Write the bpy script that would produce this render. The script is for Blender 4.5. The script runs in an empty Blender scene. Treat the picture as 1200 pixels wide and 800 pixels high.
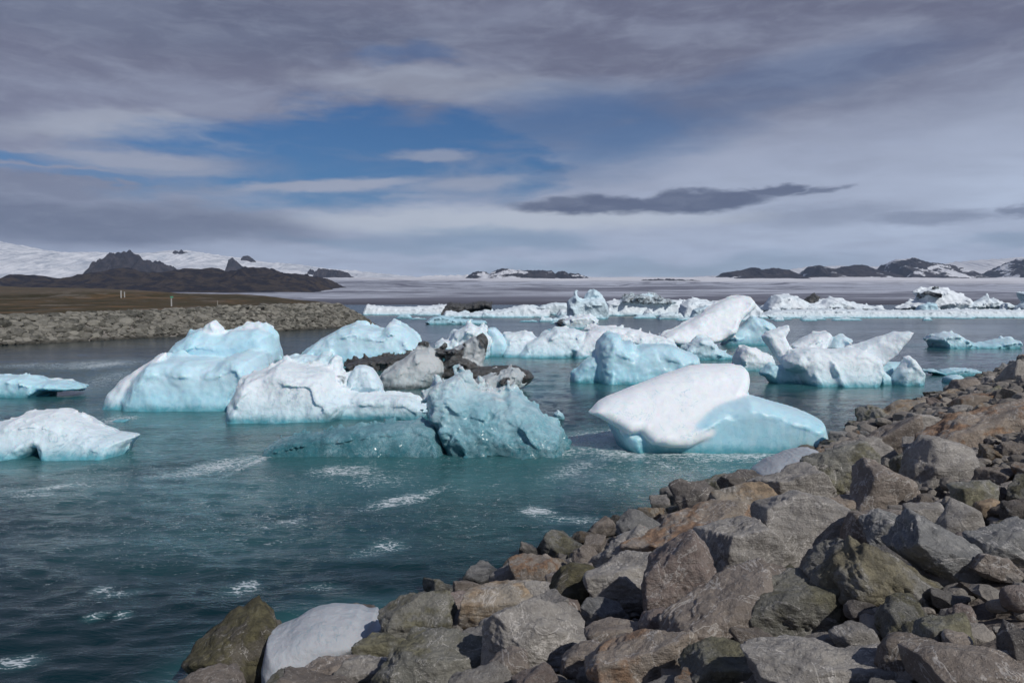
import bpy, bmesh, math, random
import numpy as np
from mathutils import Vector, Matrix

# ------------------------------------------------------------------ camera
F = 933.0                     # focal length in photo pixels (1200 px wide)
CAM_H = 5.0
PITCH = math.atan(48.0 / F)   # eye level at y = 352 of the photo
scene = bpy.context.scene
cam_data = bpy.data.cameras.new('camera')
cam_data.lens = 36.0 * F / 1200.0
cam_data.sensor_width = 36.0
cam_data.clip_start = 0.1
cam_data.clip_end = 30000.0
cam = bpy.data.objects.new('camera', cam_data)
scene.collection.objects.link(cam)
cam.location = (0, 0, CAM_H)
cam.rotation_euler = (math.pi / 2 - PITCH, 0, 0)
scene.camera = cam

# ------------------------------------------------------------------ render look
scene.view_settings.view_transform = 'Standard'
scene.view_settings.look = 'None'
scene.view_settings.gamma = 1.0
scene.view_settings.exposure = 0.0
scene.cycles.max_bounces = 6
scene.cycles.diffuse_bounces = 3
scene.cycles.glossy_bounces = 3
scene.cycles.transmission_bounces = 3
scene.cycles.volume_bounces = 0
scene.cycles.use_denoising = True
scene.cycles.caustics_reflective = False
scene.cycles.caustics_refractive = False

# ------------------------------------------------------------------ sun
SUN_EL = math.radians(41)
SUN_DIR = Vector((0.66, -0.75, 0)).normalized() * math.cos(SUN_EL) + Vector((0, 0, math.sin(SUN_EL)))
sd = bpy.data.lights.new('sun', 'SUN')
sd.energy = 3.0
sd.angle = math.radians(0.5)
sd.color = (1.0, 0.955, 0.90)
sun = bpy.data.objects.new('sun', sd)
scene.collection.objects.link(sun)
sun.rotation_euler = SUN_DIR.to_track_quat('Z', 'Y').to_euler()
sun.location = (0, 0, 60)

# ------------------------------------------------------------------ node helpers
class NT:
    def __init__(s, tree):
        s.t = tree
        s.n = tree.nodes
        s.l = tree.links
        s.n.clear()

    def _in(s, sock, v):
        if v is None:
            return
        if hasattr(v, 'links') or isinstance(v, bpy.types.NodeSocket):
            s.l.new(v, sock)
        else:
            if sock.type in ('RGBA',) and not hasattr(v, '__len__'):
                v = (v, v, v, 1)
            if sock.type == 'RGBA' and len(v) == 3:
                v = (*v, 1)
            if sock.type == 'VECTOR' and not hasattr(v, '__len__'):
                v = (v, v, v)
            sock.default_value = v

    def node(s, typ, ins=None, out=0, **props):
        n = s.n.new(typ)
        for k, v in props.items():
            setattr(n, k, v)
        for k, v in (ins or {}).items():
            s._in(n.inputs[k], v)
        return n.outputs[out] if out is not None else n

    def m(s, op, a, b=None, c=None, clamp=False):
        return s.node('ShaderNodeMath', {0: a, 1: b, 2: c}, operation=op, use_clamp=clamp)

    def v(s, op, a, b=None, scale=None):
        n = s.n.new('ShaderNodeVectorMath')
        n.operation = op
        s._in(n.inputs[0], a)
        s._in(n.inputs[1], b)
        if scale is not None:
            s._in(n.inputs['Scale'], scale)
        return n.outputs['Value'] if op in ('LENGTH', 'DOT_PRODUCT', 'DISTANCE') else n.outputs[0]

    def noise(s, vec, scale=1.0, detail=4.0, rough=0.55, dist=0.0, color=False):
        return s.node('ShaderNodeTexNoise', {'Vector': vec, 'Scale': scale, 'Detail': detail,
                                             'Roughness': rough, 'Distortion': dist}, out=1 if color else 0)

    def voro(s, vec, scale, feature='F1', out=0):
        return s.node('ShaderNodeTexVoronoi', {'Vector': vec, 'Scale': scale}, out=out, feature=feature)

    def ramp(s, x, a, b, lo=0.0, hi=1.0):
        return s.node('ShaderNodeMapRange', {'Value': x, 'From Min': a, 'From Max': b, 'To Min': lo, 'To Max': hi},
                      interpolation_type='SMOOTHSTEP')

    def mix(s, f, a, b, blend='MIX'):
        n = s.n.new('ShaderNodeMix')
        n.data_type = 'RGBA'
        n.blend_type = blend
        s._in(n.inputs[0], f)
        s._in(n.inputs[6], a)
        s._in(n.inputs[7], b)
        return n.outputs[2]

    def xyz(s, vec):
        n = s.n.new('ShaderNodeSeparateXYZ')
        s.l.new(vec, n.inputs[0])
        return n.outputs

    def comb(s, x, y, z):
        return s.node('ShaderNodeCombineXYZ', {0: x, 1: y, 2: z})

    def attr(s, name, out='Fac'):
        n = s.n.new('ShaderNodeAttribute')
        n.attribute_name = name
        return n.outputs[out]

    def bump(s, h, strength=0.5, dist=0.1, normal=None):
        return s.node('ShaderNodeBump', {'Height': h, 'Strength': strength, 'Distance': dist, 'Normal': normal})

    def principled(s, **ins):
        n = s.n.new('ShaderNodeBsdfPrincipled')
        for k, v in ins.items():
            s._in(n.inputs[k.replace('_', ' ')], v)
        return n.outputs[0]


def material(name):
    m = bpy.data.materials.new(name)
    m.use_nodes = True
    t = NT(m.node_tree)
    out = t.n.new('ShaderNodeOutputMaterial')
    return m, t, out


# ------------------------------------------------------------------ world: Nishita sky with cloud decks
def pxsky(px, py):
    a = math.atan((px - 600) / F)
    return a, (352 - py) / F * math.cos(a)


world = bpy.data.worlds.new('World')
scene.world = world
world.use_nodes = True
W = NT(world.node_tree)
wout = W.n.new('ShaderNodeOutputWorld')
bg = W.n.new('ShaderNodeBackground')
W.l.new(bg.outputs[0], wout.inputs[0])
sky = W.n.new('ShaderNodeTexSky')
sky.sky_type = 'NISHITA'
sky.sun_disc = False
sky.sun_elevation = SUN_EL
sky.sun_rotation = math.atan2(SUN_DIR.x, SUN_DIR.y)
sky.altitude = 10
sky.air_density = 1.0
sky.dust_density = 0.4
sky.ozone_density = 2.0
bg.inputs['Strength'].default_value = 0.10

gen = W.node('ShaderNodeTexCoord', out=0)
d = W.v('NORMALIZE', gen)
dx, dy, dz = W.xyz(d)
az = W.m('ARCTAN2', dx, dy)
hor = W.m('SQRT', W.m('ADD', W.m('MULTIPLY', dx, dx), W.m('MULTIPLY', dy, dy)))
vv = W.m('DIVIDE', dz, W.m('MAXIMUM', hor, 0.02))
zz = W.m('ADD', W.m('MAXIMUM', dz, 0.0), 0.10)
plane = W.comb(W.m('DIVIDE', dx, zz), W.m('DIVIDE', dy, zz), 0.0)
n_big = W.noise(plane, 0.55, 5, 0.55, 0.6)
n_mid = W.noise(plane, 1.7, 7, 0.6, 0.3)
# streaks stretched along the horizon
sv = W.comb(W.m('MULTIPLY', az, 3.4), W.m('MULTIPLY', vv, 12.0), 3.0)
n_str = W.noise(sv, 1.6, 7, 0.58, 0.5)
n_fine = W.noise(sv, 5.0, 8, 0.68, 0.6)
wv = W.v('SUBTRACT', W.noise(sv, 1.3, 4, 0.55, 0.2, color=True), (0.5, 0.5, 0.5))
wx, wy, _ = W.xyz(wv)
azw = W.m('ADD', az, W.m('MULTIPLY', wx, 0.30))
vvw = W.m('ADD', vv, W.m('MULTIPLY', wy, 0.075))
wv2 = W.v('SUBTRACT', W.noise(sv, 5.0, 5, 0.6, 0.2, color=True), (0.5, 0.5, 0.5))
wx2, wy2, _ = W.xyz(wv2)
az2 = W.m('ADD', az, W.m('MULTIPLY', wx2, 0.09))
vv2 = W.m('ADD', vv, W.m('MULTIPLY', wy2, 0.022))


def blob(px, py, rx, ry, tilt=0.0, a=None, v=None, soft=(0.35, 1.25)):
    """soft ellipse mask on the sky; 1 inside, 0 outside"""
    a = a or azw
    v = v or vvw
    ca, cv = pxsky(px, py)
    ux = W.m('SUBTRACT', a, ca)
    uy = W.m('SUBTRACT', v, cv)
    uy = W.m('SUBTRACT', uy, W.m('MULTIPLY', ux, tilt))
    q = W.m('ADD', W.m('POWER', W.m('DIVIDE', W.m('ABSOLUTE', ux), rx / F), 2.0),
            W.m('POWER', W.m('DIVIDE', W.m('ABSOLUTE', uy), ry / F), 2.0))
    return W.ramp(W.m('SQRT', q), soft[0], soft[1], 1.0, 0.0)


def mx(*xs):
    r = xs[0]
    for x in xs[1:]:
        r = W.m('MAXIMUM', r, x)
    return r


def sc(x, k):
    return W.m('MULTIPLY', x, k)


az3 = W.m('ADD', azw, W.m('MULTIPLY', wx2, 0.14))
vv3 = W.m('ADD', vvw, W.m('MULTIPLY', wy2, 0.035))
CR = (0.50, 1.20)
gap = mx(blob(450, 160, 200, 36, 0.03, az3, vv3, CR), blob(345, 205, 215, 46, 0.0, az3, vv3, CR), blob(570, 182, 120, 50, 0, az3, vv3, (0.4, 1.2)),
         sc(blob(690, 155, 190, 56, 0.05), 0.72), sc(blob(490, 72, 75, 20, 0, az3, vv3), 0.5), sc(blob(860, 110, 220, 30, 0.15), 0.32),
         sc(blob(110, 192, 130, 10, -0.04, az3, vv3, CR), 0.9), sc(blob(120, 214, 110, 7, -0.05, az3, vv3), 0.7),
         sc(blob(1170, 283, 60, 8), 0.35), sc(blob(590, 278, 120, 14), 0.4), sc(blob(760, 312, 280, 16), 0.35), sc(blob(470, 285, 160, 12), 0.3))
# cloud strands crossing the gap
strand = mx(blob(385, 219, 140, 9, 0.09, az2, vv2), blob(170, 190, 120, 13, 0.0, az2, vv2), sc(blob(512, 183, 50, 9, 0, az2, vv2), 0.8),
            sc(blob(215, 200, 80, 8, 0, az2, vv2), 0.8), sc(blob(500, 232, 60, 6, 0, az2, vv2), 0.5), sc(blob(560, 215, 90, 12, 0.1, az2, vv2), 0.8))
gapn = W.m('MULTIPLY', gap, W.ramp(n_str, 0.25, 0.55, 0.55, 1.0), clamp=True)
cover = W.m('SUBTRACT', 1.0, W.m('MULTIPLY', gapn, W.m('SUBTRACT', 1.0, sc(strand, 0.95))), clamp=True)
cover = W.m('MULTIPLY', cover, W.ramp(W.m('ADD', n_big, sc(n_str, 0.3)), 0.25, 0.6, 0.90, 1.0))

cover = W.m('MULTIPLY', cover, W.ramp(vv, 0.42, 0.85, 1.0, 0.35))
# cloud colour (in sky units; strength 0.1 brings it down)
c_top = (1.40, 1.50, 2.25)
c_mid = (2.45, 2.65, 3.70)
c_low = (5.2, 6.0, 7.6)
h1 = W.ramp(W.m('ADD', vvw, sc(W.m('SUBTRACT', n_big, 0.5), 0.22)), 0.10, 0.33, 1.0, 0.0)
ccol = W.mix(h1, c_top, c_mid)
h2 = W.ramp(W.m('ADD', vvw, sc(az, -0.10)), 0.02, 0.24, 1.0, 0.0)
ccol = W.mix(h2, ccol, c_low)
ccol = W.mix(W.ramp(n_mid, 0.35, 0.68, 0.0, 0.20), ccol, (1.4, 1.5, 2.2))
ccol = W.mix(W.ramp(n_str, 0.42, 0.72, 0.0, 0.34), ccol, (3.9, 4.4, 5.7))
ccol = W.mix(sc(strand, 0.55), ccol, (3.9, 4.3, 5.3))
bright = mx(sc(blob(620, 258, 260, 17, 0.0, az2, vv2), 0.75), sc(blob(480, 262, 170, 14, 0, az2, vv2), 0.7), sc(blob(200, 160, 200, 16, 0), 0.35),
            sc(blob(560, 110, 200, 20), 0.25), sc(blob(855, 258, 60, 8, 0, az2, vv2), 0.5))
ccol = W.mix(bright, ccol, (5.6, 6.1, 6.9))
dark = mx(sc(blob(690, 242, 98, 12, 0.0, az2, vv2, (0.6, 1.2)), 1.0), sc(blob(810, 237, 92, 14, 0.03, az2, vv2, (0.6, 1.2)), 1.0), sc(blob(900, 224, 42, 7, 0.02, az2, vv2, (0.6, 1.2)), 0.95),
          sc(blob(958, 224, 32, 4, 0.06, az2, vv2), 0.8), sc(blob(645, 200, 16, 4, 0, az2, vv2), 0.7), sc(blob(1085, 256, 75, 9, 0.0, az2, vv2), 0.55),
          sc(blob(960, 255, 100, 15, 0.0, az2, vv2), 0.38), sc(blob(1195, 248, 26, 7, 0.1, az2, vv2), 0.7),
          sc(blob(130, 262, 270, 26, -0.03), 0.75), sc(blob(60, 222, 160, 16, -0.03), 0.45), sc(blob(220, 30, 360, 42), 0.45), sc(blob(820, 130, 260, 34, 0.1), 0.3))
ccol = W.mix(dark, ccol, (1.15, 1.4, 2.2))
ccol = W.mix(sc(W.ramp(n_fine, 0.42, 0.70), 0.14), ccol, (4.2, 4.7, 5.8))
skyc = W.mix(1.0, sky.outputs[0], (0.20, 0.37, 0.57), 'MULTIPLY')
final = W.mix(cover, skyc, ccol)
W.l.new(final, bg.inputs['Color'])

# ------------------------------------------------------------------ geometry helpers
FWD = np.array([0, math.cos(PITCH), -math.sin(PITCH)])
UPV = np.array([0, math.sin(PITCH), math.cos(PITCH)])
EYE = np.array([0, 0, CAM_H])


def ray(px, py):
    return FWD + np.array([1.0, 0, 0]) * ((px - 600) / F) + UPV * ((400 - py) / F)


def at_depth(px, py, Y):
    r = ray(px, py)
    return EYE + r * (Y / r[1])


def at_z(px, py, z=0.0):
    r = ray(px, py)
    return EYE + r * ((z - CAM_H) / r[2])


rngp = np.random.RandomState(7)
PERM = rngp.permutation(256)
PERM = np.concatenate([PERM, PERM, PERM]).astype(np.int32)
G3 = rngp.normal(size=(256, 3))
G3 /= np.linalg.norm(G3, axis=1)[:, None]


GX_, GY_, GZ_ = [np.ascontiguousarray(G3[:, k_]).astype(np.float32) for k_ in range(3)]


def pnoise(p):
    """gradient noise, p (N,3) -> roughly -1..1"""
    p = np.asarray(p, dtype=np.float64)
    i = np.floor(p)
    f = (p - i).astype(np.float32)
    i = i.astype(np.int32) & 255
    u = f * f * f * (f * (f * 6 - 15) + 10)
    ix, iy, iz = i[:, 0], i[:, 1], i[:, 2]
    fx, fy, fz = f[:, 0], f[:, 1], f[:, 2]
    ux, uy, uz = u[:, 0], u[:, 1], u[:, 2]
    vals = []
    for ox in (0, 1):
        a = PERM[ix + ox]
        for oy in (0, 1):
            b = PERM[a + iy + oy] + iz
            for oz in (0, 1):
                h = PERM[b + oz]
                vals.append(GX_[h] * (fx - ox) + GY_[h] * (fy - oy) + GZ_[h] * (fz - oz))
    c = [vals[k] + uz * (vals[k + 1] - vals[k]) for k in (0, 2, 4, 6)]
    d0 = c[0] + uy * (c[1] - c[0])
    d1 = c[2] + uy * (c[3] - c[2])
    return (d0 + ux * (d1 - d0)) * 1.6


def fbm(p, octaves=4, gain=0.5, lac=2.03, ridged=False):
    a, s, tot = 1.0, 0.0, 0.0
    p = np.array(p, dtype=np.float64)
    for _ in range(octaves):
        n = pnoise(p)
        if ridged:
            n = 1 - 2 * np.abs(n)
        s = s + a * n
        tot += a
        a *= gain
        p = p * lac + 17.3
    return s / tot


def smooth(x, a, b):
    t = np.clip((x - a) / (b - a), 0, 1)
    return t * t * (3 - 2 * t)


def make_mesh(name, verts, faces, mats, attrs=None, is_smooth=True, parent=None, loc=None, midx=None):
    """one mesh object from numpy arrays; faces (M,3) or (M,4)"""
    verts = np.asarray(verts, dtype=np.float32)
    faces = np.asarray(faces, dtype=np.int32)
    me = bpy.data.meshes.new(name)
    k = faces.shape[1]
    me.vertices.add(len(verts))
    me.vertices.foreach_set('co', verts.ravel())
    me.loops.add(faces.size)
    me.loops.foreach_set('vertex_index', faces.ravel())
    me.polygons.add(len(faces))
    me.polygons.foreach_set('loop_start', np.arange(len(faces), dtype=np.int32) * k)
    me.polygons.foreach_set('loop_total', np.full(len(faces), k, dtype=np.int32))
    if midx is not None:
        me.polygons.foreach_set('material_index', midx.astype(np.int32))
    me.update(calc_edges=True)
    me.validate()
    me.polygons.foreach_set('use_smooth', np.full(len(me.polygons), is_smooth))
    for an, av in (attrs or {}).items():
        at = me.attributes.new(an, 'FLOAT', 'POINT')
        at.data.foreach_set('value', np.asarray(av, dtype=np.float32))
    for m in (mats if isinstance(mats, (list, tuple)) else [mats]):
        me.materials.append(m)
    o = bpy.data.objects.new(name, me)
    scene.collection.objects.link(o)
    if loc is not None:
        o.location = loc
    if parent is not None:
        o.parent = parent
    return o


def tag(o, label=None, cat=None, group=None, kind=None):
    if label:
        o['label'] = label
    if cat:
        o['category'] = cat
    if group:
        o['group'] = group
    if kind:
        o['kind'] = kind
    return o


def grid_faces(nr, nc):
    i = np.arange(nr - 1)[:, None] * nc + np.arange(nc - 1)[None, :]
    return np.stack([i, i + 1, i + nc + 1, i + nc], -1).reshape(-1, 4)


# ------------------------------------------------------------------ materials
def geo_pos(t):
    return t.node('ShaderNodeNewGeometry', out=0)


def obj_pos(t):
    return t.node('ShaderNodeTexCoord', out=3)


def mat_ice(name, white=(0.80, 0.86, 0.90), blue=(0.41, 0.68, 0.79), deep=(0.10, 0.36, 0.44), fine=1.0, sss=0.35, rough=0.36, streak=(1, 1, 1), bumpy=0.6):
    m, t, out = material(name)
    p = obj_pos(t)
    wp = geo_pos(t)
    b = t.attr('blue')
    dirt = t.attr('dirt')  # debris and ash, plus the painted shade of the cleft and hollow lobes
    n1 = t.noise(p, 0.9 * fine, 5, 0.6)
    n2 = t.noise(p, 5.0 * fine, 6, 0.65)
    vein = t.noise(t.v('MULTIPLY', p, (1.0, 1.0, 3.0)), 1.6 * fine, 5, 0.6, 1.5)
    zl = t.xyz(wp)[2]
    zb = t.m('MULTIPLY', t.ramp(t.m('ADD', zl, t.m('MULTIPLY', t.m('SUBTRACT', n1, 0.5), 1.4)), 0.0, 1.5, 0.5, 0.0), t.attr('wet'))
    bb = t.m('ADD', t.m('ADD', b, zb), t.m('MULTIPLY', t.m('SUBTRACT', n1, 0.5), 0.60), clamp=True)
    bb = t.m('ADD', bb, t.m('MULTIPLY', t.m('SUBTRACT', vein, 0.5), 0.25), clamp=True)
    col = t.mix(bb, white, blue)
    ck = t.m('ABSOLUTE', t.m('SUBTRACT', t.noise(p, 0.75 * fine, 6, 0.62, 1.8), 0.5))
    ckm = t.m('MULTIPLY', t.ramp(ck, 0.0, 0.010, 1.0, 0.0), t.ramp(n1, 0.42, 0.58))
    col = t.mix(t.m('MULTIPLY', ckm, 0.55), col, (0.22, 0.50, 0.62))
    flute = t.noise(t.v('MULTIPLY', p, (3.0, 3.0, 0.35)), 1.6 * fine, 4, 0.6, 0.3)
    col = t.mix(t.m('MULTIPLY', t.ramp(flute, 0.45, 0.65), t.m('MULTIPLY', bb, 0.45)), col, (0.58, 0.80, 0.87))
    # wet and clear near the waterline
    z = t.xyz(wp)[2]
    zn = t.m('ADD', z, t.m('MULTIPLY', t.m('SUBTRACT', n2, 0.5), 0.35))
    wet = t.ramp(zn, 0.02, 0.45, 1.0, 0.0)
    col = t.mix(t.m('MULTIPLY', wet, t.attr('wet')), col, deep)
    dn = t.noise(t.v('MULTIPLY', p, streak), 3.0 * fine, 7, 0.7, 0.5)
    dm = t.ramp(t.m('ADD', t.m('MULTIPLY', dirt, 0.9), t.m('MULTIPLY', t.m('SUBTRACT', dn, 0.5), 0.9)), 0.38, 0.72)
    dcol = t.mix(t.noise(p, 9.0 * fine, 4, 0.6), (0.020, 0.021, 0.022), (0.085, 0.080, 0.074))
    col = t.mix(dm, col, dcol)
    col = t.mix(t.ramp(n2, 0.35, 0.65, 0.0, 0.12), col, (0.5, 0.56, 0.6))
    hgt = t.m('ADD', t.m('MULTIPLY', n2, 0.5), t.m('MULTIPLY', t.noise(p, 22.0 * fine, 5, 0.6), 0.22))
    hgt = t.m('SUBTRACT', hgt, t.m('MULTIPLY', ckm, 0.3))
    hgt = t.m('ADD', hgt, t.m('MULTIPLY', t.voro(t.v('ADD', p, t.v('SCALE', t.noise(p, 2.0, 3, 0.5, color=True), scale=0.5)), 3.5 * fine), 0.35))
    nb = t.bump(hgt, bumpy, 0.12 / fine)
    rg = t.m('SUBTRACT', rough + 0.2, t.m('MULTIPLY', bb, 0.22))
    s = t.principled(Base_Color=col, Roughness=rg, Normal=nb, Subsurface_Weight=sss, Subsurface_Radius=(0.12, 0.35, 0.5),
                     Subsurface_Scale=0.6 / fine, IOR=1.31, Specular_IOR_Level=0.5)
    t.l.new(s, out.inputs[0])
    return m


def mat_clear_ice(name):
    m, t, out = material(name)
    p = obj_pos(t)
    n1 = t.noise(p, 0.8, 5, 0.6, 0.8)
    wq = t.v('ADD', p, t.v('SCALE', t.noise(p, 1.7, 5, 0.65, color=True), scale=1.5))
    n2 = t.noise(wq, 3.0, 8, 0.72, 0.8)
    n4 = t.noise(p, 17.0, 6, 0.75, 0.4)
    bb = t.attr('blue')
    z = t.xyz(geo_pos(t))[2]
    # clear teal ice, paler towards the bubbly crest, crazed with threads of white
    zn = t.m('ADD', z, t.m('MULTIPLY', t.m('SUBTRACT', n1, 0.5), 2.2))
    zn = t.m('ADD', zn, t.m('MULTIPLY', t.m('SUBTRACT', n2, 0.5), 0.9))
    col = t.mix(t.ramp(zn, 0.0, 1.1), (0.045, 0.20, 0.245), (0.24, 0.51, 0.60))
    col = t.mix(t.ramp(zn, 0.8, 2.2), col, (0.56, 0.77, 0.85))
    col = t.mix(t.m('MULTIPLY', bb, -1.6, clamp=True), col, (0.05, 0.155, 0.18))
    thread = t.ramp(t.m('ABSOLUTE', t.m('SUBTRACT', n2, 0.5)), 0.0, 0.022, 1.0, 0.0)
    col = t.mix(t.m('MULTIPLY', thread, t.ramp(n1, 0.40, 0.60, 0.15, 0.65)), col, (0.62, 0.76, 0.80))
    col = t.mix(t.ramp(n4, 0.58, 0.70, 0.0, 0.5), col, (0.60, 0.74, 0.78))
    col = t.mix(t.ramp(n4, 0.30, 0.42, 0.35, 0.0), col, (0.02, 0.09, 0.11))
    col = t.mix(t.m('ADD', bb, t.m('MULTIPLY', t.m('SUBTRACT', n2, 0.5), 0.9), clamp=True), col, (0.70, 0.81, 0.85))
    h = t.m('ADD', t.m('MULTIPLY', n2, 1.0), t.m('MULTIPLY', n4, 0.30))
    nb = t.bump(h, 0.8, 0.16)
    s = t.principled(Base_Color=col, Roughness=0.22, Normal=nb, IOR=1.33, Subsurface_Weight=0.5,
                     Subsurface_Radius=(0.15, 0.4, 0.5), Subsurface_Scale=0.5, Coat_Weight=0.2, Coat_Roughness=0.15)
    t.l.new(s, out.inputs[0])
    return m


def mat_rock(name, a, b, c, speck=0.5, moss=None, moss_amt=0.0):
    m, t, out = material(name)
    p = obj_pos(t)
    wp = geo_pos(t)
    rnd = t.node('ShaderNodeObjectInfo', out=5)
    off = t.v('SCALE', t.comb(rnd, t.m('MULTIPLY', rnd, 3.7), t.m('MULTIPLY', rnd, 7.1)), scale=31.0)
    q = t.v('ADD', p, off)
    n1 = t.noise(q, 2.2, 6, 0.62, 0.8)
    n2 = t.noise(q, 9.0, 7, 0.68, 0.3)
    n3 = t.noise(q, 55.0, 5, 0.7)
    st = t.noise(t.v('MULTIPLY', q, (1.2, 2.0, 9.0)), 2.0, 6, 0.65, 0.6)
    col = t.mix(t.ramp(n1, 0.36, 0.64), a, b)
    col = t.mix(t.ramp(st, 0.40, 0.66, 0.0, 0.55), col, c)
    col = t.mix(t.ramp(n2, 0.55, 0.72, 0.0, 0.45), col, (0.30, 0.285, 0.26))
    col = t.mix(t.ramp(n2, 0.28, 0.42, 0.4, 0.0), col, (0.07, 0.065, 0.058))
    col = t.mix(t.ramp(n3, 0.56, 0.70, 0.0, speck), col, (0.42, 0.41, 0.385))
    col = t.mix(t.ramp(n3, 0.28, 0.42, speck * 0.8, 0.0), col, (0.04, 0.038, 0.035))
    # pale quartz veins
    vn = t.m('ABSOLUTE', t.m('SUBTRACT', t.noise(q, 1.3, 5, 0.6, 1.5), 0.5))
    col = t.mix(t.ramp(vn, 0.0, 0.012, 0.45, 0.0), col, (0.5, 0.48, 0.45))
    if moss is not None:
        mm = t.ramp(t.noise(q, 1.7, 5, 0.65), 0.50 - moss_amt * 0.25, 0.60 - moss_amt * 0.2)
        col = t.mix(t.m('MULTIPLY', mm, 0.85), col, t.mix(t.ramp(n2, 0.4, 0.6), moss, tuple(x * 0.45 for x in moss)))
    tint = t.m('ADD', 1.32, t.m('MULTIPLY', rnd, 0.45))
    col = t.mix(1.0, col, t.comb(tint, tint, tint), 'MULTIPLY')
    # wet stone at the waterline
    z = t.xyz(wp)[2]
    wet = t.ramp(t.m('ADD', z, t.m('MULTIPLY', t.m('SUBTRACT', n1, 0.5), 0.5)), 0.12, 0.50, 1.0, 0.0)
    col = t.mix(t.m('MULTIPLY', wet, 0.75), col, (0.02, 0.02, 0.018))
    n5 = t.noise(q, 22.0, 6, 0.72, 0.4)
    h = t.m('ADD', t.m('MULTIPLY', n2, 0.7), t.m('MULTIPLY', n3, 0.16))
    h = t.m('ADD', h, t.m('MULTIPLY', n5, 0.45))
    h = t.m('ADD', h, t.m('MULTIPLY', st, 0.35))
    h = t.m('ADD', h, t.m('MULTIPLY', t.noise(q, 170.0, 3, 0.6), 0.04))
    nb = t.bump(h, 1.0, 0.075)
    s = t.principled(Base_Color=col, Roughness=t.m('SUBTRACT', 0.88, t.m('MULTIPLY', wet, 0.55)), Normal=nb, Specular_IOR_Level=0.35)
    t.l.new(s, out.inputs[0])
    return m


ICE_WHITE = mat_ice('snowy_ice')
ICE_BLUE = mat_ice('smooth_ice', white=(0.82, 0.87, 0.91), blue=(0.40, 0.70, 0.82), sss=0.6, rough=0.26, bumpy=0.22)
ICE_DIRTY = mat_ice('ashy_ice', white=(0.50, 0.53, 0.54), blue=(0.30, 0.37, 0.39), deep=(0.03, 0.05, 0.055), sss=0.2, streak=(2.2, 2.2, 0.5))
ICE_FAR = mat_ice('distant_ice', fine=0.35, sss=0.0)
ICE_STRAND = mat_ice('stranded_ice', white=(0.40, 0.42, 0.45), blue=(0.30, 0.33, 0.37), deep=(0.25, 0.29, 0.32), sss=0.2, fine=2.5)
ICE_CLEAR = mat_clear_ice('clear_ice')

R_GREY = mat_rock('grey_stone', (0.150, 0.141, 0.130), (0.235, 0.221, 0.202), (0.265, 0.252, 0.232), 0.75)
R_BROWN = mat_rock('brown_stone', (0.125, 0.106, 0.090), (0.215, 0.185, 0.158), (0.165, 0.145, 0.128), 0.5)
R_TAN = mat_rock('tan_stone', (0.17, 0.155, 0.132), (0.255, 0.218, 0.172), (0.22, 0.205, 0.18), 0.45, (0.25, 0.185, 0.12), 0.25)
R_RED = mat_rock('reddish_stone', (0.130, 0.104, 0.092), (0.185, 0.148, 0.130), (0.20, 0.178, 0.162), 0.5)
R_GREEN = mat_rock('greenish_stone', (0.112, 0.112, 0.097), (0.190, 0.186, 0.160), (0.155, 0.152, 0.135), 0.65, (0.15, 0.142, 0.09), 0.15)
R_MOSS = mat_rock('mossy_stone', (0.055, 0.050, 0.040), (0.10, 0.09, 0.072), (0.08, 0.073, 0.06), 0.4, (0.085, 0.078, 0.040), 0.5)
R_OCHRE = mat_rock('lichen_stone', (0.12, 0.118, 0.104), (0.205, 0.198, 0.175), (0.17, 0.165, 0.15), 0.55, (0.185, 0.165, 0.105), 0.1)
R_RUST = mat_rock('rusty_stone', (0.155, 0.132, 0.108), (0.225, 0.185, 0.148), (0.20, 0.18, 0.16), 0.5, (0.25, 0.155, 0.095), 0.05)
R_BLUE = mat_rock('slate_stone', (0.112, 0.114, 0.113), (0.175, 0.176, 0.172), (0.21, 0.208, 0.20), 0.45)
R_DARK = mat_rock('dark_stone', (0.055, 0.050, 0.046), (0.10, 0.090, 0.082), (0.13, 0.12, 0.11), 0.4)
ROCKM = dict(grey=R_GREY, brown=R_BROWN, tan=R_TAN, red=R_RED, green=R_GREEN, moss=R_MOSS, ochre=R_OCHRE, rust=R_RUST, blue=R_BLUE, dark=R_DARK)

# ------------------------------------------------------------------ shore lines
# near bank: waterline through NB0 with direction NBD, rising along NBN (towards the camera)
NB0 = np.array([-4.0, 10.0])
NBD = np.array([0.64, 0.768])
NBN = np.array([0.768, -0.64])


def bank_s(x, y):
    return (x - NB0[0]) * NBN[0] + (y - NB0[1]) * NBN[1]


def bank_h(s):
    s = np.asarray(s, dtype=float)
    h = np.where(s < 0, s * 0.6, s * 0.365)
    return np.minimum(h, 3.2 + (s - 8.8) * 0.04)


# ------------------------------------------------------------------ iceberg builder
def poly_sdf(P, X, Z):
    """signed distance inside polygon P (n,2), positive inside; X, Z 2-D grids"""
    d2 = np.full(X.shape, 1e18)
    inside = np.zeros(X.shape, dtype=bool)
    n = len(P)
    for i in range(n):
        a, b = P[i], P[(i + 1) % n]
        e = b - a
        L = (e * e).sum() + 1e-12
        tt = np.clip(((X - a[0]) * e[0] + (Z - a[1]) * e[1]) / L, 0, 1)
        qx = X - (a[0] + tt * e[0])
        qz = Z - (a[1] + tt * e[1])
        d2 = np.minimum(d2, qx * qx + qz * qz)
        c = ((a[1] > Z) != (b[1] > Z))
        with np.errstate(divide='ignore', invalid='ignore'):
            xi = (b[0] - a[0]) * (Z - a[1]) / (b[1] - a[1] + 1e-12) + a[0]
        inside ^= c & (X < xi)
    dd = np.sqrt(d2)
    return np.where(inside, dd, -dd)


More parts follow.
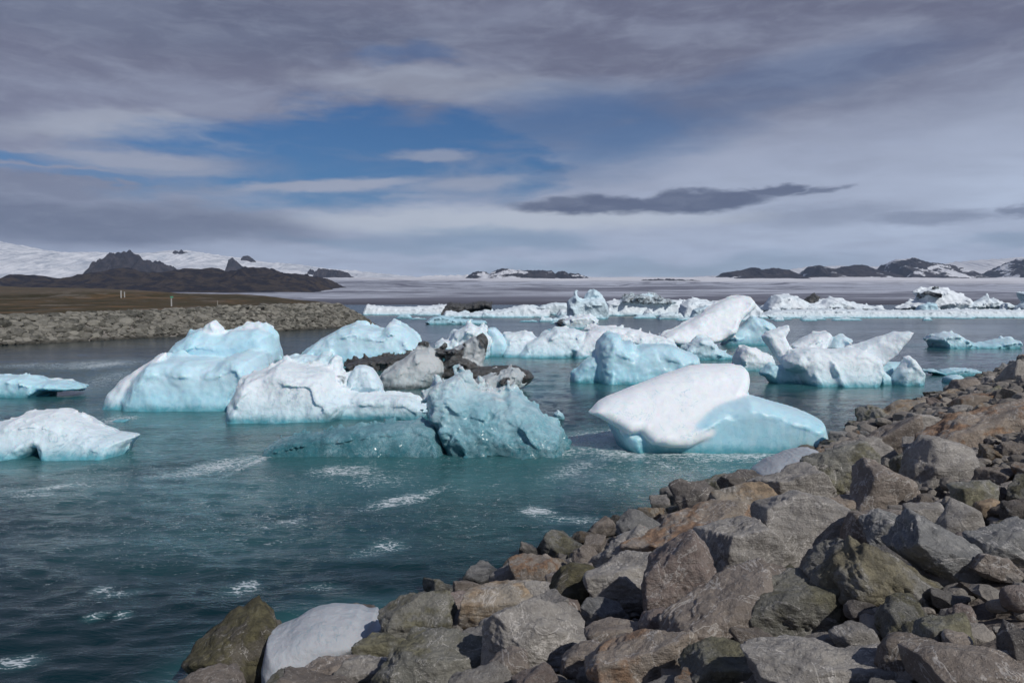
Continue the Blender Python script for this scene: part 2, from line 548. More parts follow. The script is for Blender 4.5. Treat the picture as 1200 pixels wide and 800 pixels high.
def surface_nets(Fv, org, cell):
    """mesh of the zero level of Fv (inside negative)"""
    ins = Fv < 0
    nx, ny, nz = Fv.shape
    cnt = np.zeros((nx - 1, ny - 1, nz - 1), dtype=np.int8)
    for ox in (0, 1):
        for oy in (0, 1):
            for oz in (0, 1):
                cnt += ins[ox:nx - 1 + ox, oy:ny - 1 + oy, oz:nz - 1 + oz]
    act = (cnt > 0) & (cnt < 8)
    ci = np.argwhere(act)
    idx = np.full(act.shape, -1, dtype=np.int64)
    idx[act] = np.arange(len(ci))
    acc = np.zeros((len(ci), 3))
    w = np.zeros(len(ci))
    corners = [(a, b, c) for a in (0, 1) for b in (0, 1) for c in (0, 1)]
    vals = {c: Fv[ci[:, 0] + c[0], ci[:, 1] + c[1], ci[:, 2] + c[2]] for c in corners}
    for c in corners:
        for ax in range(3):
            if c[ax] == 0:
                e = list(c)
                e[ax] = 1
                v0, v1 = vals[c], vals[tuple(e)]
                cr = (v0 < 0) != (v1 < 0)
                tt = np.where(cr, v0 / np.where(np.abs(v0 - v1) < 1e-12, 1e-12, v0 - v1), 0)
                p = np.array(c, dtype=float)[None, :].repeat(len(ci), 0)
                p[:, ax] = tt
                acc[cr] += p[cr]
                w += cr
    V = (ci + acc / np.maximum(w, 1)[:, None]) * cell + org
    faces = []
    for ax in range(3):
        a1, a2 = [(1, 2), (2, 0), (0, 1)][ax]
        s0 = [slice(None)] * 3
        s1 = [slice(None)] * 3
        s0[ax] = slice(0, -1)
        s1[ax] = slice(1, None)
        A, B = ins[tuple(s0)], ins[tuple(s1)]
        e = np.argwhere(A != B)
        ok = (e[:, a1] > 0) & (e[:, a2] > 0) & (e[:, a1] < Fv.shape[a1] - 1) & (e[:, a2] < Fv.shape[a2] - 1)
        e = e[ok]
        fl = A[e[:, 0], e[:, 1], e[:, 2]]

        def cidx(o1, o2):
            q = e.copy()
            q[:, a1] -= o1
            q[:, a2] -= o2
            return idx[q[:, 0], q[:, 1], q[:, 2]]
        Q = np.stack([cidx(1, 1), cidx(0, 1), cidx(0, 0), cidx(1, 0)], -1)
        Q[~fl] = Q[~fl][:, ::-1]
        faces.append(Q)
    return V, np.concatenate(faces)


def Z1(pts): return [(x / 3, 340 + y / 3) for x, y in pts]
def Z2(pts): return [(250 + x / 3, 360 + y / 3) for x, y in pts]
def Z3(pts): return [(500 + x / 3, 320 + y / 3) for x, y in pts]
def Z4(pts): return [(800 + x / 3, 320 + y / 3) for x, y in pts]
def Z6(pts): return [(400 + x / 3, 290 + y / 3) for x, y in pts]
def Z7(pts): return [(800 + x / 3, 280 + y / 3) for x, y in pts]


BERGS = []


def lobe(poly, T=1.0, dy=0.0, D=None, lean=0.0, skew=0.0, blue=0.3, dirt=0.0, wet=1.0, flat=0.5, sink=True):
    """T: half depth as a share of lobe height/width; dy: depth offset (m); D: rim width; lean/skew tilt the mid-plane"""
    return dict(poly=poly, T=T, dy=dy, D=D, lean=lean, skew=skew, blue=blue, dirt=dirt, wet=wet, flat=flat, sink=sink)


def build_berg(name, label, wy, lobes, mat=None, px=1.3, amp=0.04, freq=0.9, seed=0, cat='iceberg', group=None, z0=0.0, Y=None,
               kind=None, crisp=0.8, register=True, depth_max=1e9):
    """wy: photo row of the waterline, which fixes the distance"""
    Y0 = Y if Y is not None else at_z(600, wy, z0)[1]
    def trace(L, yy):
        P = []
        for x, y in L['poly']:
            q = at_depth(x, y, yy)
            P.append((q[0], q[2]))
        return np.array(P)
    # the traced rows are the front edge: set the middle of the body back by part of its depth
    back = 0
    for L in lobes:
        P = trace(L, Y0)
        w_, h_ = P[:, 0].max() - P[:, 0].min(), P[:, 1].max() - max(P[:, 1].min(), z0)
        back = max(back, min(L['T'] * 0.5 * (0.35 * w_ + 0.65 * min(w_, h_ * 1.6)), depth_max) - L['dy'] * 0.8)
    Y0 = Y0 + 0.6 * max(back, 0)
    allp = []
    for L in lobes:
        L['P0'] = trace(L, Y0 + L['dy'])
        allp.append(L['P0'])
    cat_p = np.concatenate(allp)
    x0 = (cat_p[:, 0].min() + cat_p[:, 0].max()) / 2
    wid = cat_p[:, 0].max() - cat_p[:, 0].min()
    hgt = cat_p[:, 1].max() - z0
    mppx = Y0 / F
    cell = px * mppx
    sinkz = min(0.22 * hgt + 0.15, 1.2)
    tmax = 0
    for L in lobes:
        P = L['P0'].copy()
        P[:, 0] -= x0
        # widen and carry the outline on below the waterline
        if L['sink']:
            low = P[:, 1] < z0 + 0.10 * hgt + 0.02
            P[low, 1] = z0 - sinkz
        L['P'] = P
        w_ = P[:, 0].max() - P[:, 0].min()
        h_ = P[:, 1].max() - max(P[:, 1].min(), z0)
        L['Tm'] = min(L['T'] * 0.5 * (0.35 * w_ + 0.65 * min(w_, h_ * 1.6)), depth_max)
        L['Dm'] = L['D'] * mppx if L['D'] else 0.30 * min(w_, h_)
        tmax = max(tmax, abs(L['dy']) + L['Tm'] + abs(L['lean']) * hgt + abs(L['skew']) * w_ * 0.5)
    pad = cell * 4 + amp * hgt * 2
    xmin, xmax = cat_p[:, 0].min() - x0 - pad, cat_p[:, 0].max() - x0 + pad
    zmin, zmax = z0 - sinkz - 2 * cell, cat_p[:, 1].max() + pad
    ymax = tmax + pad
    nx, nz, ny = int((xmax - xmin) / cell) + 2, int((zmax - zmin) / cell) + 2, int(2 * ymax / (cell * 1.25)) + 2
    while nx * ny * nz > 2.2e6:
        cell *= 1.1
        nx, nz, ny = int((xmax - xmin) / cell) + 2, int((zmax - zmin) / cell) + 2, int(2 * ymax / (cell * 1.25)) + 2
    ycell = cell * 1.25
    xs = xmin + np.arange(nx) * cell
    ys = -ymax + np.arange(ny) * ycell
    zs = zmin + np.arange(nz) * cell
    X2, Z2g = np.meshgrid(xs, zs, indexing='ij')
    rough_xy = np.stack([X2.ravel() * 2.2 / max(hgt, .3) + seed * 7.1, Z2g.ravel() * 2.2 / max(hgt, .3), np.full(X2.size, seed * 3.3)], 1)
    edge = (fbm(rough_xy, 4, 0.55) * amp * hgt * 0.6).reshape(X2.shape)
    FF = np.full((nx, ny, nz), 1e9, dtype=np.float32)
    which = np.zeros((nx, ny, nz), dtype=np.int8)
    Yg = ys[None, :, None]
    for k, L in enumerate(lobes):
        s = poly_sdf(L['P'], X2, Z2g) + edge
        u = np.clip(s / L['Dm'], 0, 1)
        prof = (1 - (1 - u) ** 2) ** L['flat']
        th = np.where(s > 0, L['Tm'] * prof, s)
        cx = L['P'][:, 0].mean()
        mid = L['dy'] + L['lean'] * (Z2g - z0 - hgt * 0.3) + L['skew'] * (X2 - cx)
        f = np.abs(Yg - mid[:, None, :]) - th[:, None, :]
        f = f / (1.0 + 1.2 * (L['Tm'] / max(L['Dm'], 1e-3)) * (u < 1)[:, None, :] * 0.5)
        nearer = f < FF
        which[nearer] = k
        kk = 0.05 * hgt
        hsm = np.clip(0.5 + 0.5 * (FF - f) / kk, 0, 1)
        FF = np.where(FF > 1e8, f, FF * (1 - hsm) + f * hsm - kk * hsm * (1 - hsm)).astype(np.float32)
    # surface relief only near the surface
    band = np.abs(FF) < (amp * hgt * 3 + cell * 2)
    bi = np.argwhere(band)
    sc_ = freq * 2.0 / max(hgt, 0.3)
    pp = np.stack([xs[bi[:, 0]], ys[bi[:, 1]], zs[bi[:, 2]]], 1) * sc_ + seed * 5.7
    nn = fbm(pp * 1.2, 5, 0.55)
    rr = fbm(pp * 1.1 + 40, 4, 0.5, ridged=True)
    # faceted scallops: creased valleys and broad faces
    FF[band] += (amp * hgt * (1.5 * nn + crisp * 1.9 * (0.25 - rr))).astype(np.float32)
    FF[:, :, 0] = np.maximum(FF[:, :, 0], 0.01)
    FF[0] = np.maximum(FF[0], 0.01)
    FF[-1] = np.maximum(FF[-1], 0.01)
    V, Q = surface_nets(FF, np.zeros(3), 1.0)
    gi = np.clip(V.round().astype(int), 0, [nx - 1, ny - 1, nz - 1])
    wk = which[gi[:, 0], gi[:, 1], gi[:, 2]]
    V = V * np.array([cell, ycell, cell]) + np.array([xmin, -ymax, zmin])
    ea = np.concatenate([Q[:, 0], Q[:, 1], Q[:, 2], Q[:, 3]])
    eb = np.concatenate([Q[:, 1], Q[:, 2], Q[:, 3], Q[:, 0]])
    e0, e1 = np.concatenate([ea, eb]), np.concatenate([eb, ea])
    cnt_ = np.maximum(np.bincount(e0, minlength=len(V)), 1)

    def relax(a):
        return np.bincount(e0, weights=a[e1], minlength=len(V)) / cnt_
    V = V * 0.6 + 0.4 * np.stack([relax(V[:, 0]), relax(V[:, 1]), relax(V[:, 2])], 1)
    bl = np.array([L['blue'] for L in lobes])[wk]
    di = np.array([L['dirt'] for L in lobes])[wk]
    we = np.array([L['wet'] for L in lobes])[wk]
    # blur the per-lobe values a little
    for _ in range(6):
        bl, di, we = relax(bl), relax(di), relax(we)
    o = make_mesh(name, V, Q, mat or ICE_WHITE, dict(blue=bl, dirt=di, wet=we), True, loc=(x0, Y0, 0))
    tag(o, label, cat, group, kind)
    if register:
        BERGS.append((x0, Y0, wid, max(L['Tm'] for L in lobes)))
    return o

# ------------------------------------------------------------------ far land: terminus, ice cap, ranges
def mat_mountain(name, rock1, rock2, snow=0.0, scale=1.0):
    m, t, out = material(name)
    p = obj_pos(t)
    g = t.node('ShaderNodeNewGeometry', out=None)
    nz = t.xyz(g.outputs[1])[2]
    n1 = t.noise(p, 0.012 * scale, 7, 0.6, 0.6)
    n2 = t.noise(t.v('MULTIPLY', p, (1.0, 1.0, 2.5)), 0.03 * scale, 6, 0.65, 0.8)
    n3 = t.noise(t.v('MULTIPLY', p, (1.0, 0.8, 2.2)), 0.0055 * scale, 6, 0.6, 0.5)
    col = t.mix(t.ramp(n1, 0.4, 0.6), rock1, rock2)
    col = t.mix(t.ramp(n2, 0.5, 0.7, 0.0, 0.5), col, tuple(x * 0.5 for x in rock1))
    if snow > 0:
        sm = t.ramp(t.m('ADD', t.m('ADD', t.m('MULTIPLY', nz, 0.18), t.m('MULTIPLY', n2, 0.15)), t.m('ADD', t.m('MULTIPLY', n3, 1.0), t.attr('snow'))), 0.83, 0.87)
        col = t.mix(t.m('MULTIPLY', sm, snow), col, (0.78, 0.80, 0.84))
    nb = t.bump(t.m('ADD', n1, n2), 0.8, 12.0 / scale)
    s = t.principled(Base_Color=col, Roughness=0.95, Normal=nb, Specular_IOR_Level=0.1)
    t.l.new(s, out.inputs[0])
    return m


def mat_glacier():
    m, t, out = material('glacier_ice')
    p = obj_pos(t)
    x, y, z = t.xyz(p)
    # moraine stripes run along the flow, converging with distance: bands of one bearing and slow bends
    q = t.comb(t.m('MULTIPLY', x, 0.0011), t.m('MULTIPLY', y, 0.0016), 0.0)
    w = t.noise(q, 1.0, 4, 0.55, 0.6)
    w2 = t.noise(q, 2.6, 5, 0.6, 0.8)
    ly = t.m('LOGARITHM', t.m('MAXIMUM', y, 100.0), 2.718)
    lane = t.noise(t.comb(t.m('MULTIPLY', x, 0.0006), t.m('ADD', t.m('MULTIPLY', ly, 6.5), t.m('MULTIPLY', w, 7.0)), 1.0), 1.1, 6, 0.62, 0.8)
    crev = t.noise(t.comb(t.m('MULTIPLY', x, 0.012), t.m('MULTIPLY', y, 0.02), 0.0), 1.0, 7, 0.72)
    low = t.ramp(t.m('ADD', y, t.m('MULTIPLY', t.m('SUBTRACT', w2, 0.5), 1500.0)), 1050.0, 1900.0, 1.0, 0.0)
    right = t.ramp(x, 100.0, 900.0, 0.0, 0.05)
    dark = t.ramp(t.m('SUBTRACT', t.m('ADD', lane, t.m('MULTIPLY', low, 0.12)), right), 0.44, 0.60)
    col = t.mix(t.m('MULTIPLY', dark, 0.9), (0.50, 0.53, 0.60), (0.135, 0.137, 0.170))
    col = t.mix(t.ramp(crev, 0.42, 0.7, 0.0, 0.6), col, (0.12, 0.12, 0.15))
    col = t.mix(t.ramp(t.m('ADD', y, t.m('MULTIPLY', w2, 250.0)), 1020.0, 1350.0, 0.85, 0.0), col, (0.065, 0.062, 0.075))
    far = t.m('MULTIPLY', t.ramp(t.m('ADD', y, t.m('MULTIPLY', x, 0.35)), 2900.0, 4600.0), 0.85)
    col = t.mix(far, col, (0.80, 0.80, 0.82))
    nb = t.bump(crev, 0.8, 5.0)
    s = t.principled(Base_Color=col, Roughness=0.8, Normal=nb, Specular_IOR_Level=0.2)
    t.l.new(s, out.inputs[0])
    return m


def mat_icecap(name, bright, grey, amt):
    m, t, out = material(name)
    p = obj_pos(t)
    n = t.noise(t.v('MULTIPLY', p, (1.0, 0.6, 1.6)), 0.010, 8, 0.68, 0.7)
    n2 = t.noise(p, 0.0022, 4, 0.5)
    col = t.mix(t.ramp(n, 0.40, 0.68, 0.0, amt), bright, grey)
    col = t.mix(t.ramp(n2, 0.45, 0.65, 0.0, 0.5 * amt), col, (0.42, 0.46, 0.52))
    nb = t.bump(n, 1.0, 14.0)
    s = t.principled(Base_Color=col, Roughness=0.7, Normal=nb, Specular_IOR_Level=0.2)
    t.l.new(s, out.inputs[0])
    return m


M_MTN = mat_mountain('slate_mountain', (0.030, 0.028, 0.033), (0.060, 0.053, 0.055), 0.92)
M_HILL = mat_mountain('brown_mountain', (0.022, 0.021, 0.028), (0.062, 0.050, 0.042), 0.0, 2.2)
M_GLAC = mat_glacier()
M_CAP = mat_icecap('ice_cap', (0.80, 0.82, 0.85), (0.30, 0.35, 0.42), 0.75)
M_SNOW = mat_icecap('snow', (0.86, 0.86, 0.87), (0.55, 0.57, 0.62), 0.4)


def gz(y):
    """glacier surface height with distance"""
    rows = np.array([900, 1000, 1300, 2000, 3000, 4200, 5200, 9000.0])
    pyv = np.array([357.5, 354.0, 347.5, 339.0, 332.0, 327.5, 325.8, 325.2])
    return CAM_H + (352 - np.interp(y, rows, pyv)) / F * y


# broad sheet of the glacier, wide enough for the whole horizon
ys_ = np.concatenate([np.linspace(900, 1100, 16), np.linspace(1150, 5200, 120), np.linspace(5600, 9000, 8)])
xs_ = np.linspace(-1.15, 1.15, 420)
YY, UU = np.meshgrid(ys_, xs_, indexing='ij')
XX = UU * YY
ZZ = gz(YY)
pn = np.stack([XX.ravel() * 0.0016, YY.ravel() * 0.0022, np.zeros(XX.size)], 1)
amp_ = np.clip((YY - 900) / 2500, 0.05, 1.0)
ZZ = ZZ + (fbm(pn, 5).reshape(XX.shape)) * 22 * amp_ + (fbm(pn * 9, 3).reshape(XX.shape)) * 2.5 * amp_
ZZ[0] = -2.0
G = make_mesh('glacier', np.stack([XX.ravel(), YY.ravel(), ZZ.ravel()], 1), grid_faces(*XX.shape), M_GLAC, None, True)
tag(G, kind='structure')


def ridge(name, Y, prof, base, depth, mat, amp=0.10, freq=1.0, seed=0, snow=0.0, nx=None, side=1.0):
    """a mountain with real depth: its crest follows the traced skyline, buttresses and gullies run down both sides"""
    px_ = np.array([p[0] for p in prof], float)
    py_ = np.array([p[1] for p in prof], float)
    nx = nx or int((px_[-1] - px_[0]) * 1.6) + 12
    u = np.linspace(px_[0], px_[-1], nx)
    crest = np.interp(u, px_, py_)
    zc = CAM_H + (352 - crest) / F * Y
    zb = CAM_H + (352 - base) / F * Y
    nt = 61
    tt = np.linspace(-1, 1, nt)
    X = ((u - 600) / F * Y)[None, :].repeat(nt, 0)
    Tt = tt[:, None].repeat(nx, 1)
    p = np.stack([X.ravel() * freq / 260, Tt.ravel() * depth / 420 * freq, np.full(X.size, seed * 9.7)], 1)
    rn = fbm(p, 6, 0.55, ridged=True).reshape(X.shape)
    shape = (1 - np.abs(Tt)) ** 0.85
    hh = np.maximum(zc - zb, 0)[None, :]
    away = np.clip(np.abs(Tt) * 5, 0, 1)
    Zr = zb + hh * shape + rn * amp * hh.max() * away * (1 - np.abs(Tt) ** 3) * np.clip(hh / (hh.max() * 0.4), 0, 1)
    fine = fbm(np.stack([u / 4.5, np.zeros(nx), np.full(nx, seed * 1.3)], 1), 4, 0.6) * 2.0 / F * Y
    Zr = Zr + fine[None, :] * shape * np.clip(hh / 40, 0, 1)
    Zr[0] -= 60
    Zr[-1] -= 60
    Yw = Y + Tt * depth + fbm(np.stack([X.ravel() / 900, np.full(X.size, seed + 0.5), np.zeros(X.size)], 1), 3).reshape(X.shape) * depth * 0.35
    sn = np.full(X.size, snow) if np.isscalar(snow) else np.interp(u, snow[0], snow[1])[None, :].repeat(nt, 0).ravel()
    o = make_mesh(name, np.stack([X.ravel(), Yw.ravel(), Zr.ravel()], 1), grid_faces(nt, nx), mat, dict(snow=sn), True)
    tag(o, kind='structure')
    return o


def Z5(pts): return [(x / 3, 270 + y / 3) for x, y in pts]


# ice caps behind the ranges
ridge('ice_cap', 6300, Z5([(-900, 10), (-400, 20), (0, 36), (100, 55), (200, 74), (300, 85), (430, 84), (540, 80), (600, 72), (650, 70), (760, 86), (860, 98), (950, 115),
                           (1100, 127), (1200, 140), (1350, 152), (1500, 166)]), 345, 1700, M_CAP, 0.10, 0.5, 3)
ridge('snowfield', 7600, [(470, 329), (500, 323), (560, 322), (640, 322), (720, 327), (790, 326), (900, 320), (950, 312), (1030, 312), (1080, 308), (1110, 309),
                          (1140, 305), (1180, 303), (1230, 298), (1400, 290)], 345, 1500, M_SNOW, 0.06, 0.5, 4)
# the dark brown range on the left, with the taller crag behind it
ridge('mountain', 4300, Z5([(390, 220), (425, 150), (432, 105), (450, 90), (466, 78), (485, 92), (502, 102), (512, 132), (535, 150), (548, 135), (560, 116), (575, 124), (600, 142), (640, 220)]),
      340, 420, M_MTN, 0.34, 3.0, 5, -0.2)
ridge('mountain', 2100, Z5([(30, 225), (62, 205), (85, 172), (105, 158), (125, 166), (150, 180), (260, 182), (318, 166), (335, 150), (360, 131), (395, 127), (432, 141), (500, 150),
                            (545, 150), (620, 146), (660, 133), (700, 137), (730, 129), (790, 146), (870, 149), (900, 134), (925, 129), (955, 150), (1040, 153), (1100, 166),
                            (1150, 190), (1190, 214), (1235, 232), (1250, 240)]), 353, 520, M_HILL, 0.20, 2.4, 1)
# rock outcrops poking out of the ice cap
for k, (pr, Y, b) in enumerate([([(552, 92), (565, 84), (590, 88), (605, 82), (625, 72), (645, 69), (662, 78), (640, 80), (610, 92)], 5300, 304),
                                ([(812, 100), (822, 98), (845, 116), (870, 142), (880, 150)], 5000, 322),
                                ([(852, 104), (862, 92), (882, 90), (896, 104), (897, 112)], 5300, 308),
                                ([(1085, 150), (1094, 136), (1102, 138), (1112, 150)], 4900, 322),
                                ([(1110, 150), (1122, 134), (1150, 136), (1200, 142), (1225, 150), (1262, 178)], 4800, 332)]):
    pts = sorted(Z5(pr))
    low = max(p[1] for p in pts)
    cpx = sum(p[0] for p in pts) / len(pts)
    crest_row = np.interp(cpx, [133, 180, 217, 253, 287, 317, 367, 400, 450], [298, 297, 293, 299, 303, 308, 312, 317, 321])
    best = min(np.linspace(-0.9, -0.04, 60), key=lambda T: abs(352 - F * ((7 / F * 6300) + (345 - crest_row) / F * 6300 * (1 - abs(T)) ** 0.85 ) / (6300 + T * 1700) - (low - 1)))
    ridge('rock_outcrop', 6300 + best * 1700, pts, low + 7, 130, M_MTN, 0.2, 3.0, 20 + k, -0.6)
# centre and right ranges
ridge('mountain', 5200, Z6([(430, 118), (447, 104), (470, 90), (500, 83), (520, 94), (550, 80), (575, 74), (620, 80), (700, 80), (740, 83), (752, 96), (765, 84), (782, 83),
                            (796, 98), (803, 92), (830, 97), (862, 112), (905, 122)]), 334, 420, M_MTN, 0.22, 2.2, 7, 0.05)
ridge('mountain', 5000, Z7([(105, 150), (122, 136), (140, 118), (180, 114), (235, 102), (262, 112), (300, 104), (350, 108), (372, 128), (392, 150)]), 332, 380, M_MTN, 0.2, 2.2, 8, -0.05)
ridge('mountain', 5300, Z7([(375, 150), (430, 132), (450, 98), (470, 94), (505, 106), (530, 108), (562, 100), (600, 92), (620, 98), (642, 105), (700, 124), (735, 142), (750, 150)]),
      332, 400, M_MTN, 0.22, 2.2, 9, 0.0)
ridge('mountain', 5600, Z7([(700, 140), (712, 112), (722, 88), (740, 74), (790, 71), (830, 79), (880, 88), (930, 104), (985, 130), (1000, 142)]), 328, 420, M_MTN, 0.25, 2.2, 10, 0.08)
ridge('mountain', 5800, Z7([(1070, 140), (1092, 124), (1130, 104), (1150, 92), (1172, 75), (1200, 68), (1260, 60), (1400, 72), (1500, 120)]), 327, 420, M_MTN, 0.25, 2.2, 11, 0.04)
ridge('hill', 3900, [(700, 336), (735, 331), (760, 327), (790, 327), (830, 330), (870, 334), (900, 337)], 339, 300, M_MTN, 0.1, 1.5, 12, -0.5)

# ------------------------------------------------------------------ left bank (a spit of land armoured with stones)
P0 = np.array([-57.5, 88.0])
P1 = np.array([-26.9, 155.0])
u1 = (P1 - P0) / np.linalg.norm(P1 - P0)
n1_ = np.array([-u1[1], u1[0]])
u2 = np.array([-0.235, 0.972])
n2_ = np.array([-0.972, -0.235])


def spit_s(x, y):
    s1 = (x - P0[0]) * n1_[0] + (y - P0[1]) * n1_[1]
    s2 = (x - P1[0]) * n2_[0] + (y - P1[1]) * n2_[1]
    wob = 0
    return np.minimum(s1, s2 + wob), s1, s2, (x - P0[0]) * u1[0] + (y - P0[1]) * u1[1]


def spit_h(x, y):
    s, s1, s2, r = spit_s(x, y)
    top = np.clip(2.6 + 0.022 * (r + 5), 2.4, 4.0)
    h = np.where(s < 0, s * 0.5, top * smooth(s, -1.0, 7.5) ** 1.0)
    h = np.where(s < 0, s * 0.5, top * np.clip(s / 6.5, 0, 1) ** 0.9)
    away = smooth(s1, 10, 70) * smooth(s2, 2, 60)
    hills = 5.0 * smooth(y + 0.15 * x, 150, 330) * away
    n = fbm(np.stack([x.ravel() / 55, y.ravel() / 70, np.zeros(x.size)], 1), 4).reshape(x.shape)
    h = h + hills * (0.75 + 0.55 * n) + away * n * 1.0
    # a low mound at the far left
    h = h + 3.0 * np.exp(-(((x + 150) / 40) ** 2 + ((y - 255) / 35) ** 2)) + 2.4 * np.exp(-(((x + 190) / 30) ** 2 + ((y - 300) / 40) ** 2))
    fn = fbm(np.stack([x.ravel() / 3.0, y.ravel() / 3.0, np.ones(x.size)], 1), 3).reshape(x.shape)
    return h + fn * 0.10 * (s > 0)


def mat_moor():
    m, t, out = material('moorland')
    p = obj_pos(t)
    x, y, z = t.xyz(p)
    n1 = t.noise(t.v('MULTIPLY', p, (1.0, 0.5, 1.0)), 0.030, 6, 0.6, 0.6)
    n2 = t.noise(p, 0.35, 6, 0.65)
    s = t.attr('inland')
    col = t.mix(t.ramp(n1, 0.40, 0.60), (0.080, 0.060, 0.032), (0.042, 0.037, 0.020))
    col = t.mix(t.ramp(t.noise(p, 0.055, 5, 0.6), 0.52, 0.62), col, (0.14, 0.088, 0.045))
    col = t.mix(t.ramp(t.noise(p, 0.13, 5, 0.65), 0.50, 0.60, 0.0, 0.6), col, (0.035, 0.040, 0.018))
    col = t.mix(t.ramp(t.noise(t.v('ADD', p, (40.0, 9.0, 0.0)), 0.09, 5, 0.65), 0.56, 0.64, 0.0, 0.7), col, (0.17, 0.15, 0.125))
    col = t.mix(t.ramp(n2, 0.45, 0.7, 0.0, 0.5), col, (0.12, 0.10, 0.08))
    gravel = t.mix(n2, (0.15, 0.14, 0.125), (0.25, 0.235, 0.215))
    gm = t.ramp(t.m('ADD', s, t.m('MULTIPLY', n1, 8.0)), 12.0, 17.0, 1.0, 0.0)
    col = t.mix(gm, col, gravel)
    hi = t.ramp(t.m('ADD', z, t.m('MULTIPLY', n1, 5.0)), 9.2, 10.6)
    col = t.mix(t.m('MULTIPLY', hi, 0.7), col, (0.12, 0.10, 0.078))
    nb = t.bump(n2, 0.6, 0.3)
    sh = t.principled(Base_Color=col, Roughness=0.95, Normal=nb, Specular_IOR_Level=0.1)
    t.l.new(sh, out.inputs[0])
    return m


gx = np.linspace(-340, -18, 330)
gy = np.concatenate([np.linspace(20, 180, 200), np.linspace(182, 620, 130)])
GX, GY = np.meshgrid(gx, gy)
GZ = spit_h(GX, GY)
sI = spit_s(GX, GY)[0]
spit = make_mesh('moorland', np.stack([GX.ravel(), GY.ravel(), GZ.ravel()], 1), grid_faces(*GX.shape), mat_moor(), dict(inland=sI.ravel()), True)
tag(spit, kind='structure')

# ------------------------------------------------------------------ rock shapes
def ico(sub):
    bm = bmesh.new()
    bmesh.ops.create_icosphere(bm, subdivisions=sub, radius=1.0)
    v = np.array([q.co[:] for q in bm.verts])
    f = np.array([[w.index for w in g.verts] for g in bm.faces])
    bm.free()
    return v / np.linalg.norm(v, axis=1)[:, None], f


ICO = {k: ico(k) for k in (2, 3, 4, 5, 6)}


def rock_verts(sub, seed, size, boxy=0.5, strata=0.5, nplanes=9, rotm=None, sharp=60, relief=1.0):
    """angular quarried block: an intersection of half spaces with broken, layered faces; size = half extents"""
    r = np.random.RandomState(seed)
    dirs, faces = ICO[sub]
    planes = []
    for ax in range(3):
        for sg in (-1, 1):
            n = np.zeros(3)
            n[ax] = sg
            n += r.normal(size=3) * (0.24 - 0.12 * boxy)
            planes.append((n / np.linalg.norm(n), r.uniform(0.80, 0.98)))
    for _ in range(nplanes + 5):
        n = r.normal(size=3)
        n /= np.linalg.norm(n)
        planes.append((n, r.uniform(0.84, 1.08)))
    s = 0
    for n, dd in planes:
        s = s + (np.maximum(dirs @ n, 0) / dd) ** sharp
    rad = s ** (-1.0 / sharp)
    p = dirs * rad[:, None] * np.array(size)
    L = float(np.mean(size))
    off = r.uniform(-50, 50, 3)
    # layered breakage
    sn = r.normal(size=3) * 0.25
    sn[2] += 1
    sn /= np.linalg.norm(sn)
    lay = p @ sn / L
    ln = fbm(np.stack([lay * 5.0, p[:, 0] / L * 0.6, p[:, 1] / L * 0.6], 1) + off, 4, 0.6)
    def terrace(a, k):
        b = a * k
        fl = np.floor(b)
        return (fl + np.clip((b - fl - 0.5) * 11 + 0.5, 0, 1)) / k
    steps = terrace(fbm(p / L * 1.1 + off, 2), 5)
    steps2 = terrace(fbm(p / L * 2.9 + off + 9, 3), 5)
    ff = fbm(p / L * 4.5 + off + 3, 6, 0.62)
    rg = fbm(p / L * 1.7 + off + 30, 4, 0.55, ridged=True)
    disp = L * relief * (0.085 * strata * ln + 0.17 * steps + 0.085 * steps2 + 0.034 * ff - 0.03 * rg)
    p = p + dirs * disp[:, None]
    if rotm is not None:
        p = p @ rotm.T
    return p, faces


def rot_matrix(rx, ry, rz):
    return np.array((Matrix.Rotation(rz, 3, 'Z') @ Matrix.Rotation(rx, 3, 'X') @ Matrix.Rotation(ry, 3, 'Y')))


# ---- left bank armour: thousands of stones read as one mass
def stone_field(name, pts, sizes, mat, seed, sub=2, kind='stuff', flat=0.75):
    r = np.random.RandomState(seed)
    proto = []
    for k in range(14):
        v, f = rock_verts(sub, 500 + k, (1.0, r.uniform(0.6, 1.0), r.uniform(0.5, 0.85)), 0.6, 0.3, 6, sharp=22, relief=1.0)
        proto.append(v)
    nf = ICO[sub][1]
    nv = len(proto[0])
    V = np.zeros((len(pts), nv, 3))
    for i, (p, s) in enumerate(zip(pts, sizes)):
        R = rot_matrix(r.uniform(-.6, .6), r.uniform(-.6, .6), r.uniform(0, 6.28))
        V[i] = proto[r.randint(14)] @ R.T * s * np.array([1, 1, flat]) + p
    Fc = (nf[None] + (np.arange(len(pts)) * nv)[:, None, None]).reshape(-1, 3)
    tone = np.repeat(r.uniform(0, 1, len(pts)), nv)
    o = make_mesh(name, V.reshape(-1, 3), Fc, mat, dict(tone=tone), False)
    return o


def mat_rubble(name, a, b, wet_on=True, dusty=None):
    m, t, out = material(name)
    p = obj_pos(t)
    tn = t.attr('tone')
    n = t.noise(p, 2.5, 5, 0.65)
    n3 = t.noise(p, 14.0, 5, 0.7)
    col = t.mix(tn, a, b)
    col = t.mix(t.ramp(n, 0.45, 0.7, 0.0, 0.4), col, (0.27, 0.26, 0.235))
    col = t.mix(t.ramp(n3, 0.3, 0.5, 0.5, 0.0), col, tuple(x * 0.5 for x in a))
    if dusty:
        col = t.mix(t.ramp(n, 0.35, 0.6, 0.2, 0.8), col, dusty)
    z = t.xyz(geo_pos(t))[2]
    if wet_on:
        col = t.mix(t.ramp(z, 0.1, 0.5, 0.75, 0.0), col, (0.025, 0.024, 0.02))
    nb = t.bump(n3, 0.7, 0.05)
    s = t.principled(Base_Color=col, Roughness=0.9, Normal=nb, Specular_IOR_Level=0.25)
    t.l.new(s, out.inputs[0])
    return m


